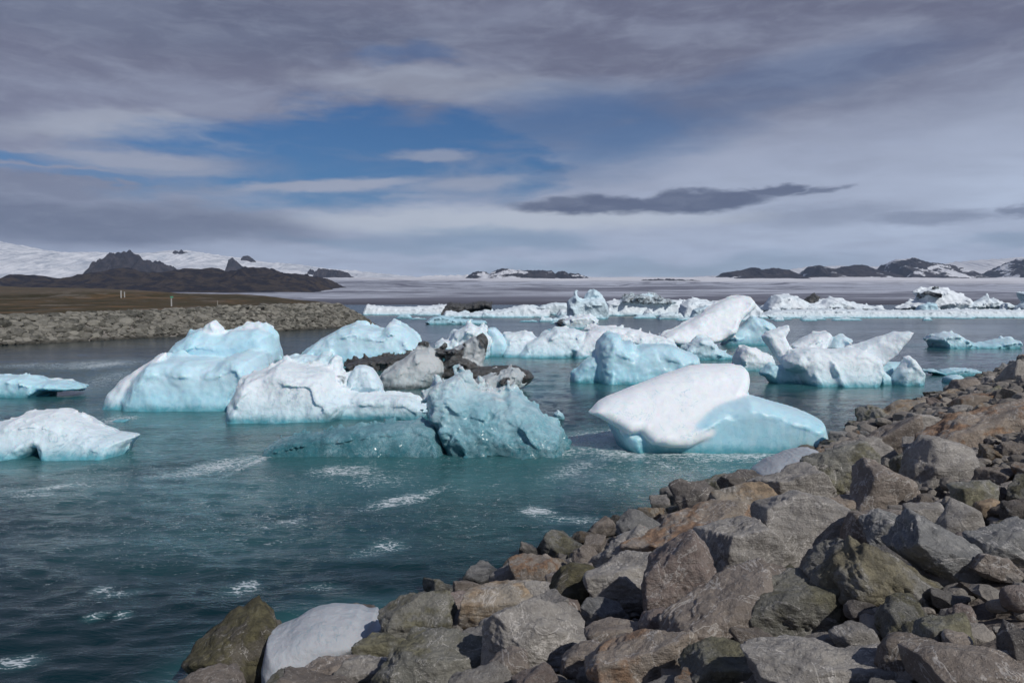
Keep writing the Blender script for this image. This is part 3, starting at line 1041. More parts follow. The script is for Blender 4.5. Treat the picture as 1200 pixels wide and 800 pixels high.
rs = np.random.RandomState(11)
pts, szs = [], []
for i in range(5200):
    r_ = rs.uniform(-48, 77)
    s_ = rs.uniform(-0.8, 7.6)
    q = P0 + u1 * r_ + n1_ * s_
    pts.append((q[0], q[1]))
    szs.append((0.20 + 0.62 * rs.rand() ** 1.5) * (1.0 if rs.rand() < .85 else 1.3))
for i in range(500):            # round the tip
    r_ = rs.uniform(-2, 26)
    s_ = rs.uniform(-0.8, 7.0)
    q = P1 + u2 * r_ + n2_ * s_
    pts.append((q[0], q[1]))
    szs.append(rs.uniform(0.28, 0.6))
pts = np.array(pts)
hz = spit_h(pts[:, 0], pts[:, 1])
sdist = spit_s(pts[:, 0], pts[:, 1])[0]
keep = sdist > -1.0
P3 = np.stack([pts[:, 0], pts[:, 1], hz + 0.08], 1)[keep]
o = stone_field('riprap_stones', P3, np.array(szs)[keep], mat_rubble('riprap', (0.06, 0.06, 0.05), (0.25, 0.24, 0.205)), 3)
tag(o, 'sloping band of broken grey stones armouring the far left bank', 'riprap', kind='stuff')

# marker posts on the moor
def mat_plain(name, col, rough=0.6, bumpy=0.0):
    m, t, out = material(name)
    p = obj_pos(t)
    n = t.noise(p, 6.0, 4, 0.6)
    c = t.mix(t.ramp(n, 0.4, 0.7, 0.0, 0.25), col, tuple(x * 0.6 for x in col))
    s = t.principled(Base_Color=c, Roughness=rough)
    t.l.new(s, out.inputs[0])
    return m


M_WPOST = mat_plain('white_paint', (0.42, 0.42, 0.40))
M_GPOST = mat_plain('weathered_post', (0.28, 0.26, 0.22))
M_GREEN = mat_plain('green_paint', (0.10, 0.35, 0.22))


def box_mesh(name, sx, sy, sz, mat, parent=None, loc=(0, 0, 0), bevel=0.01):
    bm = bmesh.new()
    bmesh.ops.create_cube(bm, size=1.0)
    for v in bm.verts:
        v.co = Vector((v.co.x * sx, v.co.y * sy, (v.co.z + 0.5) * sz))
    bmesh.ops.bevel(bm, geom=bm.edges[:], offset=bevel, segments=2, affect='EDGES')
    me = bpy.data.meshes.new(name)
    bm.to_mesh(me)
    bm.free()
    me.materials.append(mat)
    ob = bpy.data.objects.new(name, me)
    scene.collection.objects.link(ob)
    ob.location = loc
    ob.parent = parent
    return ob


def ground_spit(px, py):
    """first point of the moor under a pixel"""
    r = ray(px, py)
    t_ = np.arange(40, 400, 0.1)
    q = EYE[None, :] + r[None, :] * t_[:, None]
    h = spit_h(q[:, 0], q[:, 1])
    hit = np.argmax(q[:, 2] < h)
    if q[hit, 2] < h[hit]:
        return np.array([q[hit, 0], q[hit, 1], h[hit]])
    return at_depth(px, py, 180)


def post(px, ytop, ybot, wpx, mat, label, group=None, cap=None):
    g = ground_spit(px, ybot)
    h = max((ybot - ytop) / F * g[1], 0.6)
    w = wpx / F * g[1]
    e = bpy.data.objects.new('marker_post', None)
    scene.collection.objects.link(e)
    e.location = g - np.array([0, 0, 0.15])
    tag(e, label, 'post', group)
    box_mesh('shaft', w, w * 0.8, h + 0.15, mat, e, bevel=w * 0.12)
    if cap is not None:
        box_mesh('sign_plate', w * 2.6, w * 0.5, h * 0.17, cap, e, (w * 0.6, -w * 0.55, h - h * 0.06), bevel=w * 0.08)
    return e


post(142, 340.5, 349, 1.3, M_WPOST, 'taller white marker post on the brown moor', 'white marker posts')
post(146, 342.0, 348.5, 1.1, M_WPOST, 'shorter white marker post on the brown moor', 'white marker posts')
post(201, 347.5, 359, 1.3, M_WPOST, 'thin pale post with a green plate on top above the stone bank', None, M_GREEN)
post(255, 352, 359.5, 0.9, M_GPOST, 'thin weathered dark post on the moor behind the stone bank')
#PART3

# ------------------------------------------------------------------ icebergs
B = build_berg
# --- large blue berg on the left
B('iceberg', 'large pale blue iceberg with a white left facet and a rounded blue block on top', 479, [
    lobe(Z1([(470, 372), (500, 300), (560, 240), (620, 235), (700, 238), (790, 245), (830, 225), (870, 214), (925, 222), (945, 290), (930, 340), (860, 385), (830, 418), (600, 420), (540, 400), (490, 398)]),
         T=0.8, blue=0.66, flat=0.5, lean=0.25),
    lobe(Z1([(362, 388), (385, 360), (420, 320), (500, 262), (545, 235), (572, 226), (576, 240), (560, 285), (530, 330), (495, 400), (480, 378), (440, 390)]), T=0.42, dy=-0.7, blue=0.0, flat=0.35, lean=0.5, skew=-0.3),
    lobe(Z1([(560, 330), (590, 240), (625, 190), (680, 152), (720, 135), (800, 150), (830, 140), (920, 132), (965, 152), (983, 210), (985, 240), (930, 330)]), T=0.55, dy=2.6, blue=0.78, flat=0.4),
    lobe(Z1([(700, 160), (730, 118), (758, 103), (785, 128), (792, 155), (770, 175)]), T=0.9, dy=2.4, blue=0.1, flat=0.5, sink=False),
    lobe(Z1([(800, 142), (850, 134), (915, 131), (930, 142), (860, 150)]), T=1.0, dy=2.9, blue=0.1, flat=0.5, sink=False),
], mat=ICE_BLUE, crisp=0.6, amp=0.035, seed=1)
# --- blue berg behind it
B('iceberg', 'smooth pale blue iceberg with a humped crest and small peak at its right end', 425, [
    lobe(Z2([(318, 168), (345, 140), (380, 112), (450, 70), (500, 57), (560, 70), (600, 76), (622, 52), (660, 56), (700, 80), (735, 130), (748, 158), (600, 192), (460, 195), (380, 185), (330, 182)]),
         T=0.75, blue=0.62, flat=0.5, lean=0.4),
    lobe(Z2([(600, 80), (622, 51), (655, 56), (640, 90)]), T=1.4, blue=0.3, flat=0.4, sink=False),
], mat=ICE_BLUE, crisp=0.6, amp=0.045, seed=2)
# --- white tongue in the middle foreground
B('iceberg', 'white iceberg with a knobbly crown and a long low tongue over the water', 492, [
    lobe(Z2([(72, 335), (100, 272), (130, 232), (190, 222), (240, 190), (300, 205), (380, 212), (420, 225), (440, 280), (480, 302), (500, 330), (430, 385), (330, 402), (260, 412), (200, 398), (120, 390), (80, 362)]),
         T=0.8, blue=0.12, flat=0.5, lean=0.4),
    lobe(Z2([(380, 270), (480, 300), (600, 304), (690, 308), (740, 335), (765, 355), (725, 373), (560, 380), (420, 388), (360, 380)]), T=0.5, dy=-0.2, blue=0.08, flat=0.5),
    lobe(Z2([(250, 205), (260, 185), (320, 165), (370, 172), (385, 165), (410, 168), (420, 200), (440, 260), (300, 260)]), T=0.7, dy=1.6, blue=0.5, flat=0.5),
    lobe(Z2([(405, 240), (412, 185), (432, 165), (448, 180), (452, 215), (470, 260)]), T=0.9, dy=1.0, blue=0.2, flat=0.5),
    lobe(Z2([(395, 270), (400, 235), (440, 225), (480, 245), (485, 300), (420, 300)]), T=0.8, dy=0.7, blue=0.1, dirt=0.62, flat=0.5),
    lobe(Z2([(470, 300), (480, 240), (500, 208), (530, 203), (560, 212), (580, 240), (595, 270), (600, 305)]), T=0.8, dy=0.7, blue=0.35, flat=0.5),
], amp=0.035, seed=3)
# --- grey, ash-stained berg
B('iceberg', 'grey ash-stained iceberg of two slabs split by a dark shadowed cleft', 454, [
    lobe(Z2([(580, 262), (600, 232), (640, 205), (690, 168), (715, 152), (760, 142), (775, 150), (800, 185), (815, 225), (790, 258), (720, 287), (640, 275), (590, 268)]), T=0.65, blue=0.1, dirt=-0.05, flat=0.45, lean=0.4, skew=0.2),
    lobe(Z2([(775, 150), (830, 150), (870, 130), (915, 99), (945, 105), (957, 135), (952, 180), (948, 215), (900, 235), (850, 245), (830, 215), (835, 185), (800, 170)]), T=0.5, dy=1.3, blue=0.1, dirt=0.14, flat=0.45, skew=-0.3),
    lobe(Z2([(788, 250), (796, 210), (826, 180), (870, 172), (925, 190), (945, 215), (900, 238), (850, 252)]), T=0.55, dy=0.5, dirt=0.85, flat=0.5),  # dark lobe paints in the shade of the cleft between the slabs
    lobe(Z2([(930, 105), (948, 105), (958, 125), (948, 148), (935, 130)]), T=1.6, dy=0.7, dirt=0.95, sink=False),
    lobe(Z2([(770, 152), (850, 148), (855, 160), (800, 165)]), T=1.6, dy=0.6, dirt=0.8, sink=False),
], mat=ICE_DIRTY, amp=0.05, seed=4)
B('iceberg', 'black debris-covered ice ridge lying low behind the ash-stained slabs', 434, [
    lobe(Z2([(478, 196), (520, 182), (600, 176), (670, 165), (725, 155), (742, 165), (700, 185), (620, 220), (500, 218), (470, 205)]), T=1.1, dirt=1.0, flat=0.5, blue=0.0),
], mat=ICE_DIRTY, amp=0.08, seed=5)
B('ice_floe', 'flat dark debris-stained floe awash between grey slabs and the ice ring', 456, [
    lobe(Z2([(800, 275), (850, 235), (950, 208), (1060, 205), (1110, 225), (1130, 245), (1100, 275), (980, 292), (860, 296)]), T=0.5, dirt=0.95, flat=0.5),
], mat=ICE_DIRTY, amp=0.05, seed=6, cat='ice floe', crisp=0.3)
B('iceberg', 'white craggy iceberg rising just behind the ash-stained slabs', 419, [
    lobe(Z2([(778, 135), (800, 118), (835, 112), (845, 88), (885, 65), (900, 54), (930, 66), (950, 64), (972, 108), (973, 178), (850, 182), (790, 160)]), T=0.8, blue=0.15, flat=0.45),
], amp=0.07, seed=7)
B('iceberg', 'grey-white ring of ice with a dark hollow in its middle', 460, [
    lobe(Z2([(918, 276), (935, 250), (962, 236), (1000, 236), (1012, 222), (1050, 214), (1080, 228), (1087, 248), (1070, 278), (1040, 292), (1000, 299), (945, 293)]), T=0.8, blue=0.1, dirt=-0.05, flat=0.45, lean=0.5),
    lobe(Z2([(1000, 258), (1020, 242), (1050, 238), (1040, 262), (1010, 275)]), T=1.95, dy=-0.25, dirt=0.9, sink=False, flat=0.4),  # dark lump colours in the shade of the ring's hollow, no real opening
], mat=ICE_DIRTY, amp=0.10, seed=8)
# --- clear ice in front
B('iceberg', 'clear teal glassy iceberg with crackled faces and a ragged frosty crest', 530, [
    lobe(Z2([(745, 325), (760, 290), (790, 265), (820, 258), (850, 244), (872, 246), (890, 280), (905, 292), (960, 300), (1020, 318), (1045, 300), (1075, 312), (1090, 330), (1140, 350), (1165, 395),
             (1215, 425), (1255, 470), (1240, 505), (1160, 518), (1000, 515), (880, 500), (800, 450), (760, 400)]), T=0.7, blue=0.05, flat=0.45, lean=0.5),
    lobe(Z2([(745, 322), (762, 290), (790, 264), (850, 243), (873, 246), (890, 278), (860, 300), (800, 320)]), T=1.1, dy=0.35, blue=0.55, sink=False, flat=0.5),
    lobe(Z2([(905, 292), (960, 294), (1022, 308), (1025, 325), (960, 318)]), T=2.0, dy=0.8, blue=1.0, sink=False, flat=0.5),
], mat=ICE_CLEAR, amp=0.065, seed=9, crisp=0.6, freq=1.3)
B('iceberg', 'low clear glassy ridge of dark teal ice below the long white tongue', 533, [
    lobe(Z2([(172, 508), (195, 485), (240, 462), (300, 448), (400, 436), (500, 424), (600, 412), (720, 405), (775, 415), (800, 450), (830, 505), (700, 522), (520, 520), (400, 525), (260, 532), (200, 525)]),
         T=0.5, blue=-0.2, flat=0.5, lean=0.7),
], mat=ICE_CLEAR, amp=0.08, seed=10, crisp=0.5, freq=0.9)
B('ice_chip', 'tiny white triangular ice chip floating between clear ice and the big white slab', 492, [
    lobe(Z3([(438, 510), (448, 492), (462, 483), (478, 495), (492, 512), (470, 518), (448, 518)]), T=0.9, blue=0.0)], amp=0.08, seed=11, cat='ice chip', px=0.7)
# --- big white slab with blue underside
B('iceberg', 'huge smooth white slab of ice tilted over a blue fluted underside', 530, [
    lobe(Z3([(571, 488), (600, 462), (640, 440), (700, 420), (760, 400), (830, 376), (900, 356), (950, 342), (1000, 336), (1060, 334), (1110, 332), (1165, 342), (1180, 362), (1176, 392), (1160, 428), (1100, 490),
             (1040, 540), (1000, 565), (900, 602), (830, 596), (775, 586), (740, 552), (700, 556), (680, 545), (620, 512)]), T=0.30, D=16, dy=-0.3, blue=-0.25, flat=0.42, lean=0.85, skew=0.12, sink=False, wet=0.2),
    lobe(Z3([(640, 520), (760, 500), (900, 480), (1000, 440), (1100, 420), (1160, 435), (1180, 440), (1230, 455), (1300, 475), (1365, 505), (1370, 530), (1395, 580), (1360, 615), (1300, 630), (1100, 633), (900, 622),
             (780, 600), (700, 575)]), T=0.75, dy=0.8, blue=0.78, flat=0.40),
], mat=ICE_BLUE, amp=0.018, seed=12, crisp=0.4, freq=0.8)
B('iceberg', 'small pinkish-white pyramid of ice peeking over the big white slab', 434, [
    lobe(Z4([(176, 335), (182, 290), (200, 262), (215, 251), (262, 270), (290, 283), (316, 305), (322, 322), (300, 338), (260, 348), (200, 345)]), T=0.8, blue=-0.1, flat=0.45)], amp=0.05, seed=13)
# --- blue berg in the middle
B('iceberg', 'steep turquoise blue iceberg with a square shoulder, right behind the white slab', 449, [
    lobe(Z3([(592, 385), (590, 300), (600, 242), (625, 212), (645, 205), (680, 214), (690, 240), (720, 236), (735, 260), (780, 250), (850, 250), (900, 268), (950, 292), (962, 332), (900, 350), (860, 372), (720, 390)]), T=0.7, blue=0.74, flat=0.4, lean=0.2),
    lobe(Z3([(500, 382), (515, 350), (545, 318), (590, 290), (640, 300), (640, 388)]), T=0.6, dy=-0.3, blue=0.72, flat=0.5),
    lobe(Z3([(710, 390), (715, 345), (760, 330), (830, 322), (885, 345), (870, 375), (800, 388)]), T=0.5, dy=-1.4, blue=0.42, flat=0.5),
], mat=ICE_BLUE, crisp=0.6, amp=0.04, seed=14)
B('iceberg', 'low blue-grey iceberg sloping to a thin shelf, below the raised white wing', 421, [
    lobe(Z3([(890, 300), (900, 262), (930, 240), (960, 225), (1000, 232), (1020, 265), (1075, 292), (1070, 305), (980, 312)]), T=0.7, blue=0.4, flat=0.5)], amp=0.07, seed=15)
# --- white group behind
B('iceberg', 'rounded pale blue lump of ice at the left end of the white ice group', 418, [
    lobe(Z3([(212, 290), (208, 240), (215, 195), (240, 188), (265, 212), (285, 245), (290, 280), (260, 298)]), T=0.9, blue=0.6, flat=0.5)], mat=ICE_BLUE, crisp=0.6, amp=0.04, seed=16)
B('iceberg', 'jumbled low white iceberg with blue flanks in front of the dark open water', 419, [
    lobe(Z3([(262, 290), (272, 214), (350, 206), (385, 222), (400, 240), (380, 270), (340, 292)]), T=0.8, dy=1.0, blue=0.2, flat=0.4, lean=0.8),
    lobe(Z3([(296, 294), (350, 250), (395, 222), (455, 192), (520, 195), (560, 210), (560, 262), (470, 296), (400, 298)]), T=0.6, blue=0.25, flat=0.4, lean=0.6),
    lobe(Z3([(500, 300), (520, 270), (545, 235), (570, 205), (620, 205), (660, 225), (600, 270), (545, 305)]), T=0.7, dy=-0.5, blue=0.0, flat=0.4, lean=0.6),
], amp=0.06, seed=17, crisp=0.6)
B('iceberg', 'long flat white iceberg stretching right behind the turquoise block', 411, [
    lobe(Z3([(565, 200), (600, 186), (680, 190), (760, 206), (820, 222), (862, 240), (900, 262), (860, 270), (780, 262), (700, 258), (620, 240)]), T=0.7, blue=0.05, flat=0.45, lean=0.9)], amp=0.07, seed=18, crisp=0.6)
B('iceberg', 'white iceberg lump with dark grit patches, beneath the tall far blue tower', 385, [
    lobe(Z3([(455, 178), (500, 155), (540, 149), (575, 148), (600, 165), (604, 180), (560, 196), (500, 196)]), T=0.9, blue=0.1, dirt=0.12, flat=0.5),
    lobe(Z3([(455, 178), (470, 165), (490, 170), (480, 190)]), T=1.5, dy=-0.8, dirt=0.8, sink=False)], amp=0.08, seed=19)
# --- raised wing
B('iceberg', 'white iceberg with a broad wing raised to the upper right above a blue hollow', 405, [
    lobe(Z3([(815, 222), (850, 202), (880, 190), (960, 152), (1010, 122), (1050, 100), (1085, 86), (1130, 78), (1165, 80), (1176, 100), (1172, 122), (1150, 142), (1110, 172), (1080, 215), (1020, 240), (960, 245), (900, 262), (850, 245)]),
         T=0.32, D=9, blue=-0.1, flat=0.42, lean=0.8, skew=0.1, sink=False, wet=0.3),
    lobe(Z3([(1010, 285), (1060, 215), (1100, 190), (1140, 150), (1180, 160), (1215, 180), (1228, 200), (1225, 232), (1235, 255), (1160, 262), (1080, 265)]), T=0.6, dy=1.5, blue=0.62, flat=0.4),
    lobe(Z3([(820, 230), (900, 235), (1010, 240), (1050, 262), (980, 275), (880, 268)]), T=0.9, dy=0.6, blue=0.3, flat=0.5),
], mat=ICE_BLUE, crisp=0.6, amp=0.035, seed=20)
# --- complex berg on the right
B('iceberg', 'sculpted white iceberg with an upright horn at left and a long wing pointing up right', 452, [
    lobe(Z4([(292, 222), (305, 207), (345, 196), (385, 185), (386, 202), (370, 228), (380, 255), (420, 290), (410, 330), (352, 328), (325, 290), (305, 250)]), T=0.42, D=8, lean=0.3, dy=0.9, blue=0.08, flat=0.45, sink=False),
    lobe(Z4([(352, 305), (390, 270), (440, 262), (500, 268), (560, 264), (620, 262), (690, 300), (690, 350), (640, 384), (560, 396), (480, 396), (440, 378), (400, 350), (355, 335)]), T=0.6, blue=0.12, flat=0.45, lean=0.3),
    lobe(Z4([(590, 275), (645, 250), (700, 225), (750, 210), (800, 203), (816, 210), (806, 222), (772, 258), (752, 285), (720, 312), (690, 340), (650, 372), (610, 340)]), T=0.24, D=8, dy=0.4, blue=0.1, flat=0.4, skew=-0.3, lean=0.3, sink=False),
    lobe(Z4([(390, 258), (450, 226), (490, 212), (528, 206), (541, 222), (515, 262), (490, 285), (440, 292)]), T=0.7, dy=1.4, blue=0.02, flat=0.4, lean=0.6, sink=False),
    lobe(Z4([(505, 262), (525, 225), (560, 215), (592, 232), (585, 258), (560, 285), (520, 290)]), T=0.8, dy=2.2, blue=0.45, flat=0.5),
    lobe(Z4([(270, 350), (300, 320), (360, 320), (420, 350), (450, 385), (360, 372), (290, 365)]), T=0.6, dy=0.6, blue=0.75, flat=0.5),
    lobe(Z4([(650, 375), (680, 330), (720, 315), (770, 312), (800, 335), (760, 360), (700, 378)]), T=0.6, dy=1.2, blue=0.7, flat=0.5),
    lobe(Z4([(505, 330), (512, 300), (530, 310), (560, 360), (600, 385), (540, 385)]), T=1.0, dy=-0.9, dirt=0.42, blue=0.1, flat=0.5),
], amp=0.032, seed=21, crisp=0.6)
B('iceberg', 'small rounded white fin of ice beside the sculpted berg', 452, [
    lobe(Z4([(738, 372), (748, 350), (762, 328), (780, 300), (793, 293), (818, 315), (832, 330), (845, 352), (843, 388), (820, 396), (745, 396)]), T=0.7, blue=0.12, flat=0.5),
    lobe(Z4([(680, 346), (705, 350), (735, 365), (745, 392), (690, 388)]), T=0.7, dy=0.3, blue=0.25, flat=0.5)], amp=0.05, seed=22)
B('ice_floe', 'pale blue floe with a low dome at its left end, alone on open water', 408, [
    lobe(Z4([(864, 232), (880, 218), (905, 210), (942, 208), (965, 222), (990, 242), (1050, 245), (1110, 232), (1135, 226), (1160, 235), (1175, 250), (1140, 258), (1050, 266), (960, 266), (900, 258), (880, 246)]), T=0.8, blue=0.45, flat=0.5)],
  amp=0.06, seed=23, cat='ice floe')
B('ice_floe', 'thin grey-blue floe lying flat right of the white fin', 440, [
    lobe(Z4([(840, 342), (870, 338), (900, 345), (930, 336), (980, 333), (1030, 340), (1052, 352), (1000, 360), (920, 358), (880, 352)]), T=0.8, blue=0.35, flat=0.5)], amp=0.06, seed=24, cat='ice floe')
B('ice_floe', 'small knobbed bluish floe close to the stone bank', 449, [
    lobe(Z4([(918, 385), (925, 365), (950, 358), (978, 362), (985, 375), (1030, 372), (1072, 380), (1060, 388), (980, 388), (950, 390)]), T=0.8, blue=0.35, flat=0.5)], amp=0.08, seed=25, cat='ice floe')
# --- left edge
B('iceberg', 'low glassy blue iceberg cut off by the left edge of the view', 465, [
    lobe([(-30, 445), (0, 439)] + Z1([(60, 298), (120, 300), (165, 318), (210, 318), (250, 325), (280, 332), (298, 345), (260, 352), (180, 352), (140, 362), (80, 372), (0, 382)]) + [(-30, 467)], T=0.8, blue=0.55, flat=0.5),
    lobe(Z1([(160, 322), (195, 310), (240, 318), (275, 330), (298, 344), (240, 350)]), T=0.8, dy=0.8, blue=0.0, flat=0.5)], mat=ICE_BLUE, crisp=0.6, amp=0.06, seed=26)
B('iceberg', 'low broad white iceberg with a scalloped waterline in the lower left water', 535, [
    lobe([(-22, 512), (-15, 497)] + Z1([(20, 462), (60, 440), (110, 432), (180, 427), (240, 444), (290, 466), (330, 480), (390, 500), (450, 508), (472, 515), (452, 545), (442, 570), (390, 586), (320, 585), (270, 578),
                                   (230, 560), (170, 548), (90, 560), (30, 572)]) + [(-15, 533)], T=0.6, blue=0.06, flat=0.5, lean=0.8),
], amp=0.035, seed=27)
B('ice_chip', 'sliver of white ice just off the low white iceberg', 494, [
    lobe(Z1([(336, 466), (370, 458), (410, 454), (452, 455), (440, 465), (370, 473)]), T=0.9, blue=0.0, flat=0.5)], amp=0.08, seed=28, px=0.8, cat='ice chip')

# --- the far line of bergs
fk = dict(mat=ICE_FAR, px=1.0, amp=0.07, crisp=0.55)
B('iceberg', 'far low white iceberg next to the tip of the stone spit', 369, [
    lobe(Z6([(72, 238), (88, 200), (130, 206), (200, 210), (300, 206), (370, 200), (382, 214), (350, 236), (200, 240)]), T=0.5, blue=0.05, lean=0.5)], seed=30, **fk)
B('iceberg', 'far dark debris mound between low white bergs', 369, [
    lobe(Z6([(330, 232), (360, 208), (385, 194), (440, 200), (480, 190), (528, 192), (528, 214), (440, 228), (350, 234)]), T=0.6, dirt=0.95, blue=0.1)], seed=31, **fk)
B('iceberg', 'far low jagged white iceberg left of the pointed blue tower', 372, [
    lobe(Z6([(350, 242), (366, 222), (440, 232), (520, 226), (600, 212), (625, 205), (655, 200), (700, 224), (732, 220), (728, 242), (600, 250), (440, 250)]), T=0.4, blue=0.12, lean=0.6)], seed=32, **fk)
B('ice_floe', 'bright blue pointed floe lying low on the dark water', 380, [
    lobe(Z6([(295, 264), (325, 244), (360, 240), (400, 250), (510, 258), (505, 268), (400, 273), (320, 271)]), T=0.7, blue=0.95)], seed=33, cat='ice floe', **fk)
B('ice_floe', 'small pale blue dome of ice beside the dark debris mound', 373, [
    lobe(Z6([(185, 248), (208, 234), (235, 233), (255, 250)]), T=0.8, blue=0.7)], seed=34, cat='ice floe', **fk)
B('iceberg', 'far rounded white iceberg just left of the pointed blue tower', 369, [
    lobe(Z6([(685, 215), (710, 202), (745, 194), (792, 195), (802, 210), (785, 240), (735, 238)]), T=0.6, blue=0.25)], seed=35, **fk)
B('iceberg', 'tallest far iceberg, a pointed blue-white tower with a grey-green cap', 374, [
    lobe(Z6([(793, 246), (795, 190), (825, 163), (842, 188), (880, 178), (925, 178), (938, 205), (930, 250)]), T=0.6, blue=0.42),
    lobe(Z6([(850, 182), (870, 158), (886, 144), (908, 158), (918, 172), (932, 205), (925, 235), (905, 182)]), T=0.8, dy=1.5, blue=0.5, dirt=0.36, wet=0)], seed=36, **fk)
B('iceberg', 'far long iceberg topped with black debris, right of the blue tower', 370, [
    lobe(Z6([(920, 242), (930, 190), (1000, 182), (1100, 178), (1180, 186), (1260, 196), (1280, 210), (1275, 242), (1000, 244)]), T=0.4, blue=0.12, lean=0.5),
    lobe(Z6([(970, 196), (1000, 172), (1050, 166), (1100, 172), (1150, 184), (1176, 192), (1150, 204), (1050, 204)]), T=1.0, dy=0.5, dirt=0.62),
    lobe(Z6([(1060, 178), (1064, 168), (1092, 168), (1096, 182)]), T=1.0, dy=-1, blue=0.5, sink=False)], seed=37, **fk)
B('ice_floe', 'dirty low floe in front of the far debris-topped iceberg', 374, [
    lobe(Z6([(1105, 250), (1120, 236), (1150, 229), (1182, 234), (1190, 250), (1150, 254)]), T=0.7, dirt=0.42)], seed=38, cat='ice floe', **fk)
B('iceberg', 'far white iceberg showing behind the raised wing', 373, [
    lobe([(795, 373), (798, 358), (808, 350), (835, 354), (850, 350), (868, 347), (884, 354), (892, 364), (890, 374), (840, 375)], T=0.5, blue=0.1, lean=0.4)], seed=39, **fk)
B('iceberg', 'small far iceberg with blue-green hollow, left of the raised wing', 374, [
    lobe([(806, 373), (812, 363), (826, 358), (842, 360), (842, 372), (825, 376)], T=0.6, dy=-3, blue=0.5, dirt=0.1)], seed=40, **fk)
B('ice_floe', 'very long flat white sheet of ice along the far right shore', 372.5, [
    lobe(Z7([(262, 268), (300, 254), (350, 250), (500, 246), (650, 250), (800, 252), (1000, 248), (1240, 250), (1300, 254), (1300, 274), (900, 278), (600, 277), (300, 276)]), T=0.25, blue=0.12, lean=0.5)], seed=41, cat='ice floe', **fk)
B('iceberg', 'far jumbled white iceberg with brown streaks on the long flat sheet', 370, [
    lobe(Z7([(285, 250), (300, 225), (330, 198), (380, 195), (420, 210), (440, 225), (480, 228), (500, 210), (530, 206), (560, 216), (610, 230), (660, 234), (705, 242), (690, 256), (500, 256), (300, 256)]), T=0.5, blue=0.08, dirt=0.22, lean=0.5)],
  seed=42, **fk)
B('iceberg', 'brown pointed debris peak on the far jumbled ice', 369, [
    lobe(Z7([(420, 222), (440, 205), (462, 194), (472, 198), (480, 208), (492, 226), (470, 234), (430, 232)]), T=0.7, dirt=0.85)], seed=43, **fk)
B('iceberg', 'large far white dome of ice with a dark blotch near its crest', 369, [
    lobe(Z7([(748, 246), (790, 224), (838, 216), (826, 190), (850, 177), (885, 174), (925, 176), (970, 190), (1000, 206), (1015, 222), (1000, 246), (850, 250)]), T=0.5, blue=-0.05, dirt=0.12, lean=0.3),
    lobe(Z7([(845, 196), (862, 186), (885, 192), (890, 208), (870, 206)]), T=2.2, dy=-1.5, dirt=0.75, sink=False)], seed=44, **fk)
B('iceberg', 'far serrated white berg right of the blotched dome', 369, [
    lobe(Z7([(960, 244), (1000, 226), (1040, 216), (1068, 198), (1075, 214), (1092, 208), (1110, 222), (1140, 226), (1165, 236), (1160, 248), (1000, 250)]), T=0.5, blue=0.15)], seed=45, **fk)
B('iceberg', 'far tall white berg cut by the right edge of the view', 370, [
    lobe(Z7([(1165, 250), (1180, 230), (1196, 220), (1188, 205), (1178, 190), (1205, 186), (1240, 196), (1260, 250)]), T=0.6, blue=0.3)], seed=46, **fk)
B('iceberg', 'small bright blue block in front of the blotched dome', 371, [
    lobe(Z7([(815, 256), (835, 232), (860, 226), (890, 226), (892, 256), (850, 260)]), T=0.7, dy=-2, blue=0.75)], seed=47, **fk)

# --- many smaller far pieces crowd the line between the traced ones
rf = np.random.RandomState(404)
NF = [0]
for (xa, xb, row0, row1, n, hmin, hmax) in [(430, 800, 366, 373, 22, 5, 14), (560, 900, 368, 377, 12, 4, 10), (880, 1200, 367, 371, 22, 7, 18), (900, 1200, 371, 376, 9, 3, 7), (420, 700, 374, 388, 5, 2, 4)]:
    for _ in range(n):
        cx, wy_ = rf.uniform(xa, xb), rf.uniform(row0, row1)
        hh_, ww_ = rf.uniform(hmin, hmax), rf.uniform(14, 46)
        top = [(cx - ww_ / 2 + ww_ * k_ / 6.0 + rf.uniform(-2, 2), wy_ - hh_ * (math.sin(math.pi * k_ / 6.0) ** 0.6) * rf.uniform(0.45, 1.1)) for k_ in range(1, 6)]
        pl = [(cx - ww_ / 2, wy_)] + top + [(cx + ww_ / 2, wy_), (cx, wy_ + 0.5)]
        dr = 0.45 if rf.rand() < 0.22 else 0.05
        B('ice_floe', 'one of the many small low white ice pieces crowding the far ice line', wy_, [lobe(pl, T=0.5, blue=rf.uniform(0.0, 0.4), dirt=dr, lean=rf.uniform(0, 0.6))], seed=60 + NF[0],
          cat='ice floe', group='small ice pieces along the far ice line', **fk)
        NF[0] += 1

# --- ice among the stones
B('stranded_ice', 'grainy grey-white block of ice stranded behind the mossy triangular stone', 792, [
    lobe([(314, 770), (316, 742), (338, 736), (350, 729), (362, 725), (378, 723.5), (400, 725), (414, 727), (422, 731), (434, 731), (437, 736), (448, 737), (446, 752), (430, 760), (405, 770), (370, 783), (340, 795), (325, 802)],
         T=0.8, blue=0.1, flat=0.5, lean=0.5, wet=0, skew=0.2),
], mat=ICE_STRAND, amp=0.02, seed=50, cat='ice block', Y=9.7, z0=0.0, px=1.6, crisp=0.3)
B('stranded_ice', 'smooth grey slab of ice stranded against the stones at the water edge', 568, [
    lobe([(880, 570), (888, 553), (905, 542), (930, 533), (952, 529), (966, 532), (962, 543), (945, 556), (930, 566), (900, 576)], T=0.9, blue=0.3, flat=0.5, lean=0.5, wet=0)], mat=ICE_STRAND, amp=0.03,
  seed=51, cat='ice block', Y=18.6, z0=0.0, crisp=0.3, px=1.4)
B('ice_chip', 'small clear lump of ice sitting on a stone at the water edge', 645, [
    lobe([(722, 641), (724, 632), (730, 628), (738, 632), (743, 640), (735, 648), (726, 650)], T=0.9, blue=0.4)], mat=ICE_CLEAR, amp=0.06, seed=52, cat='ice chip', Y=13.6, px=0.8)

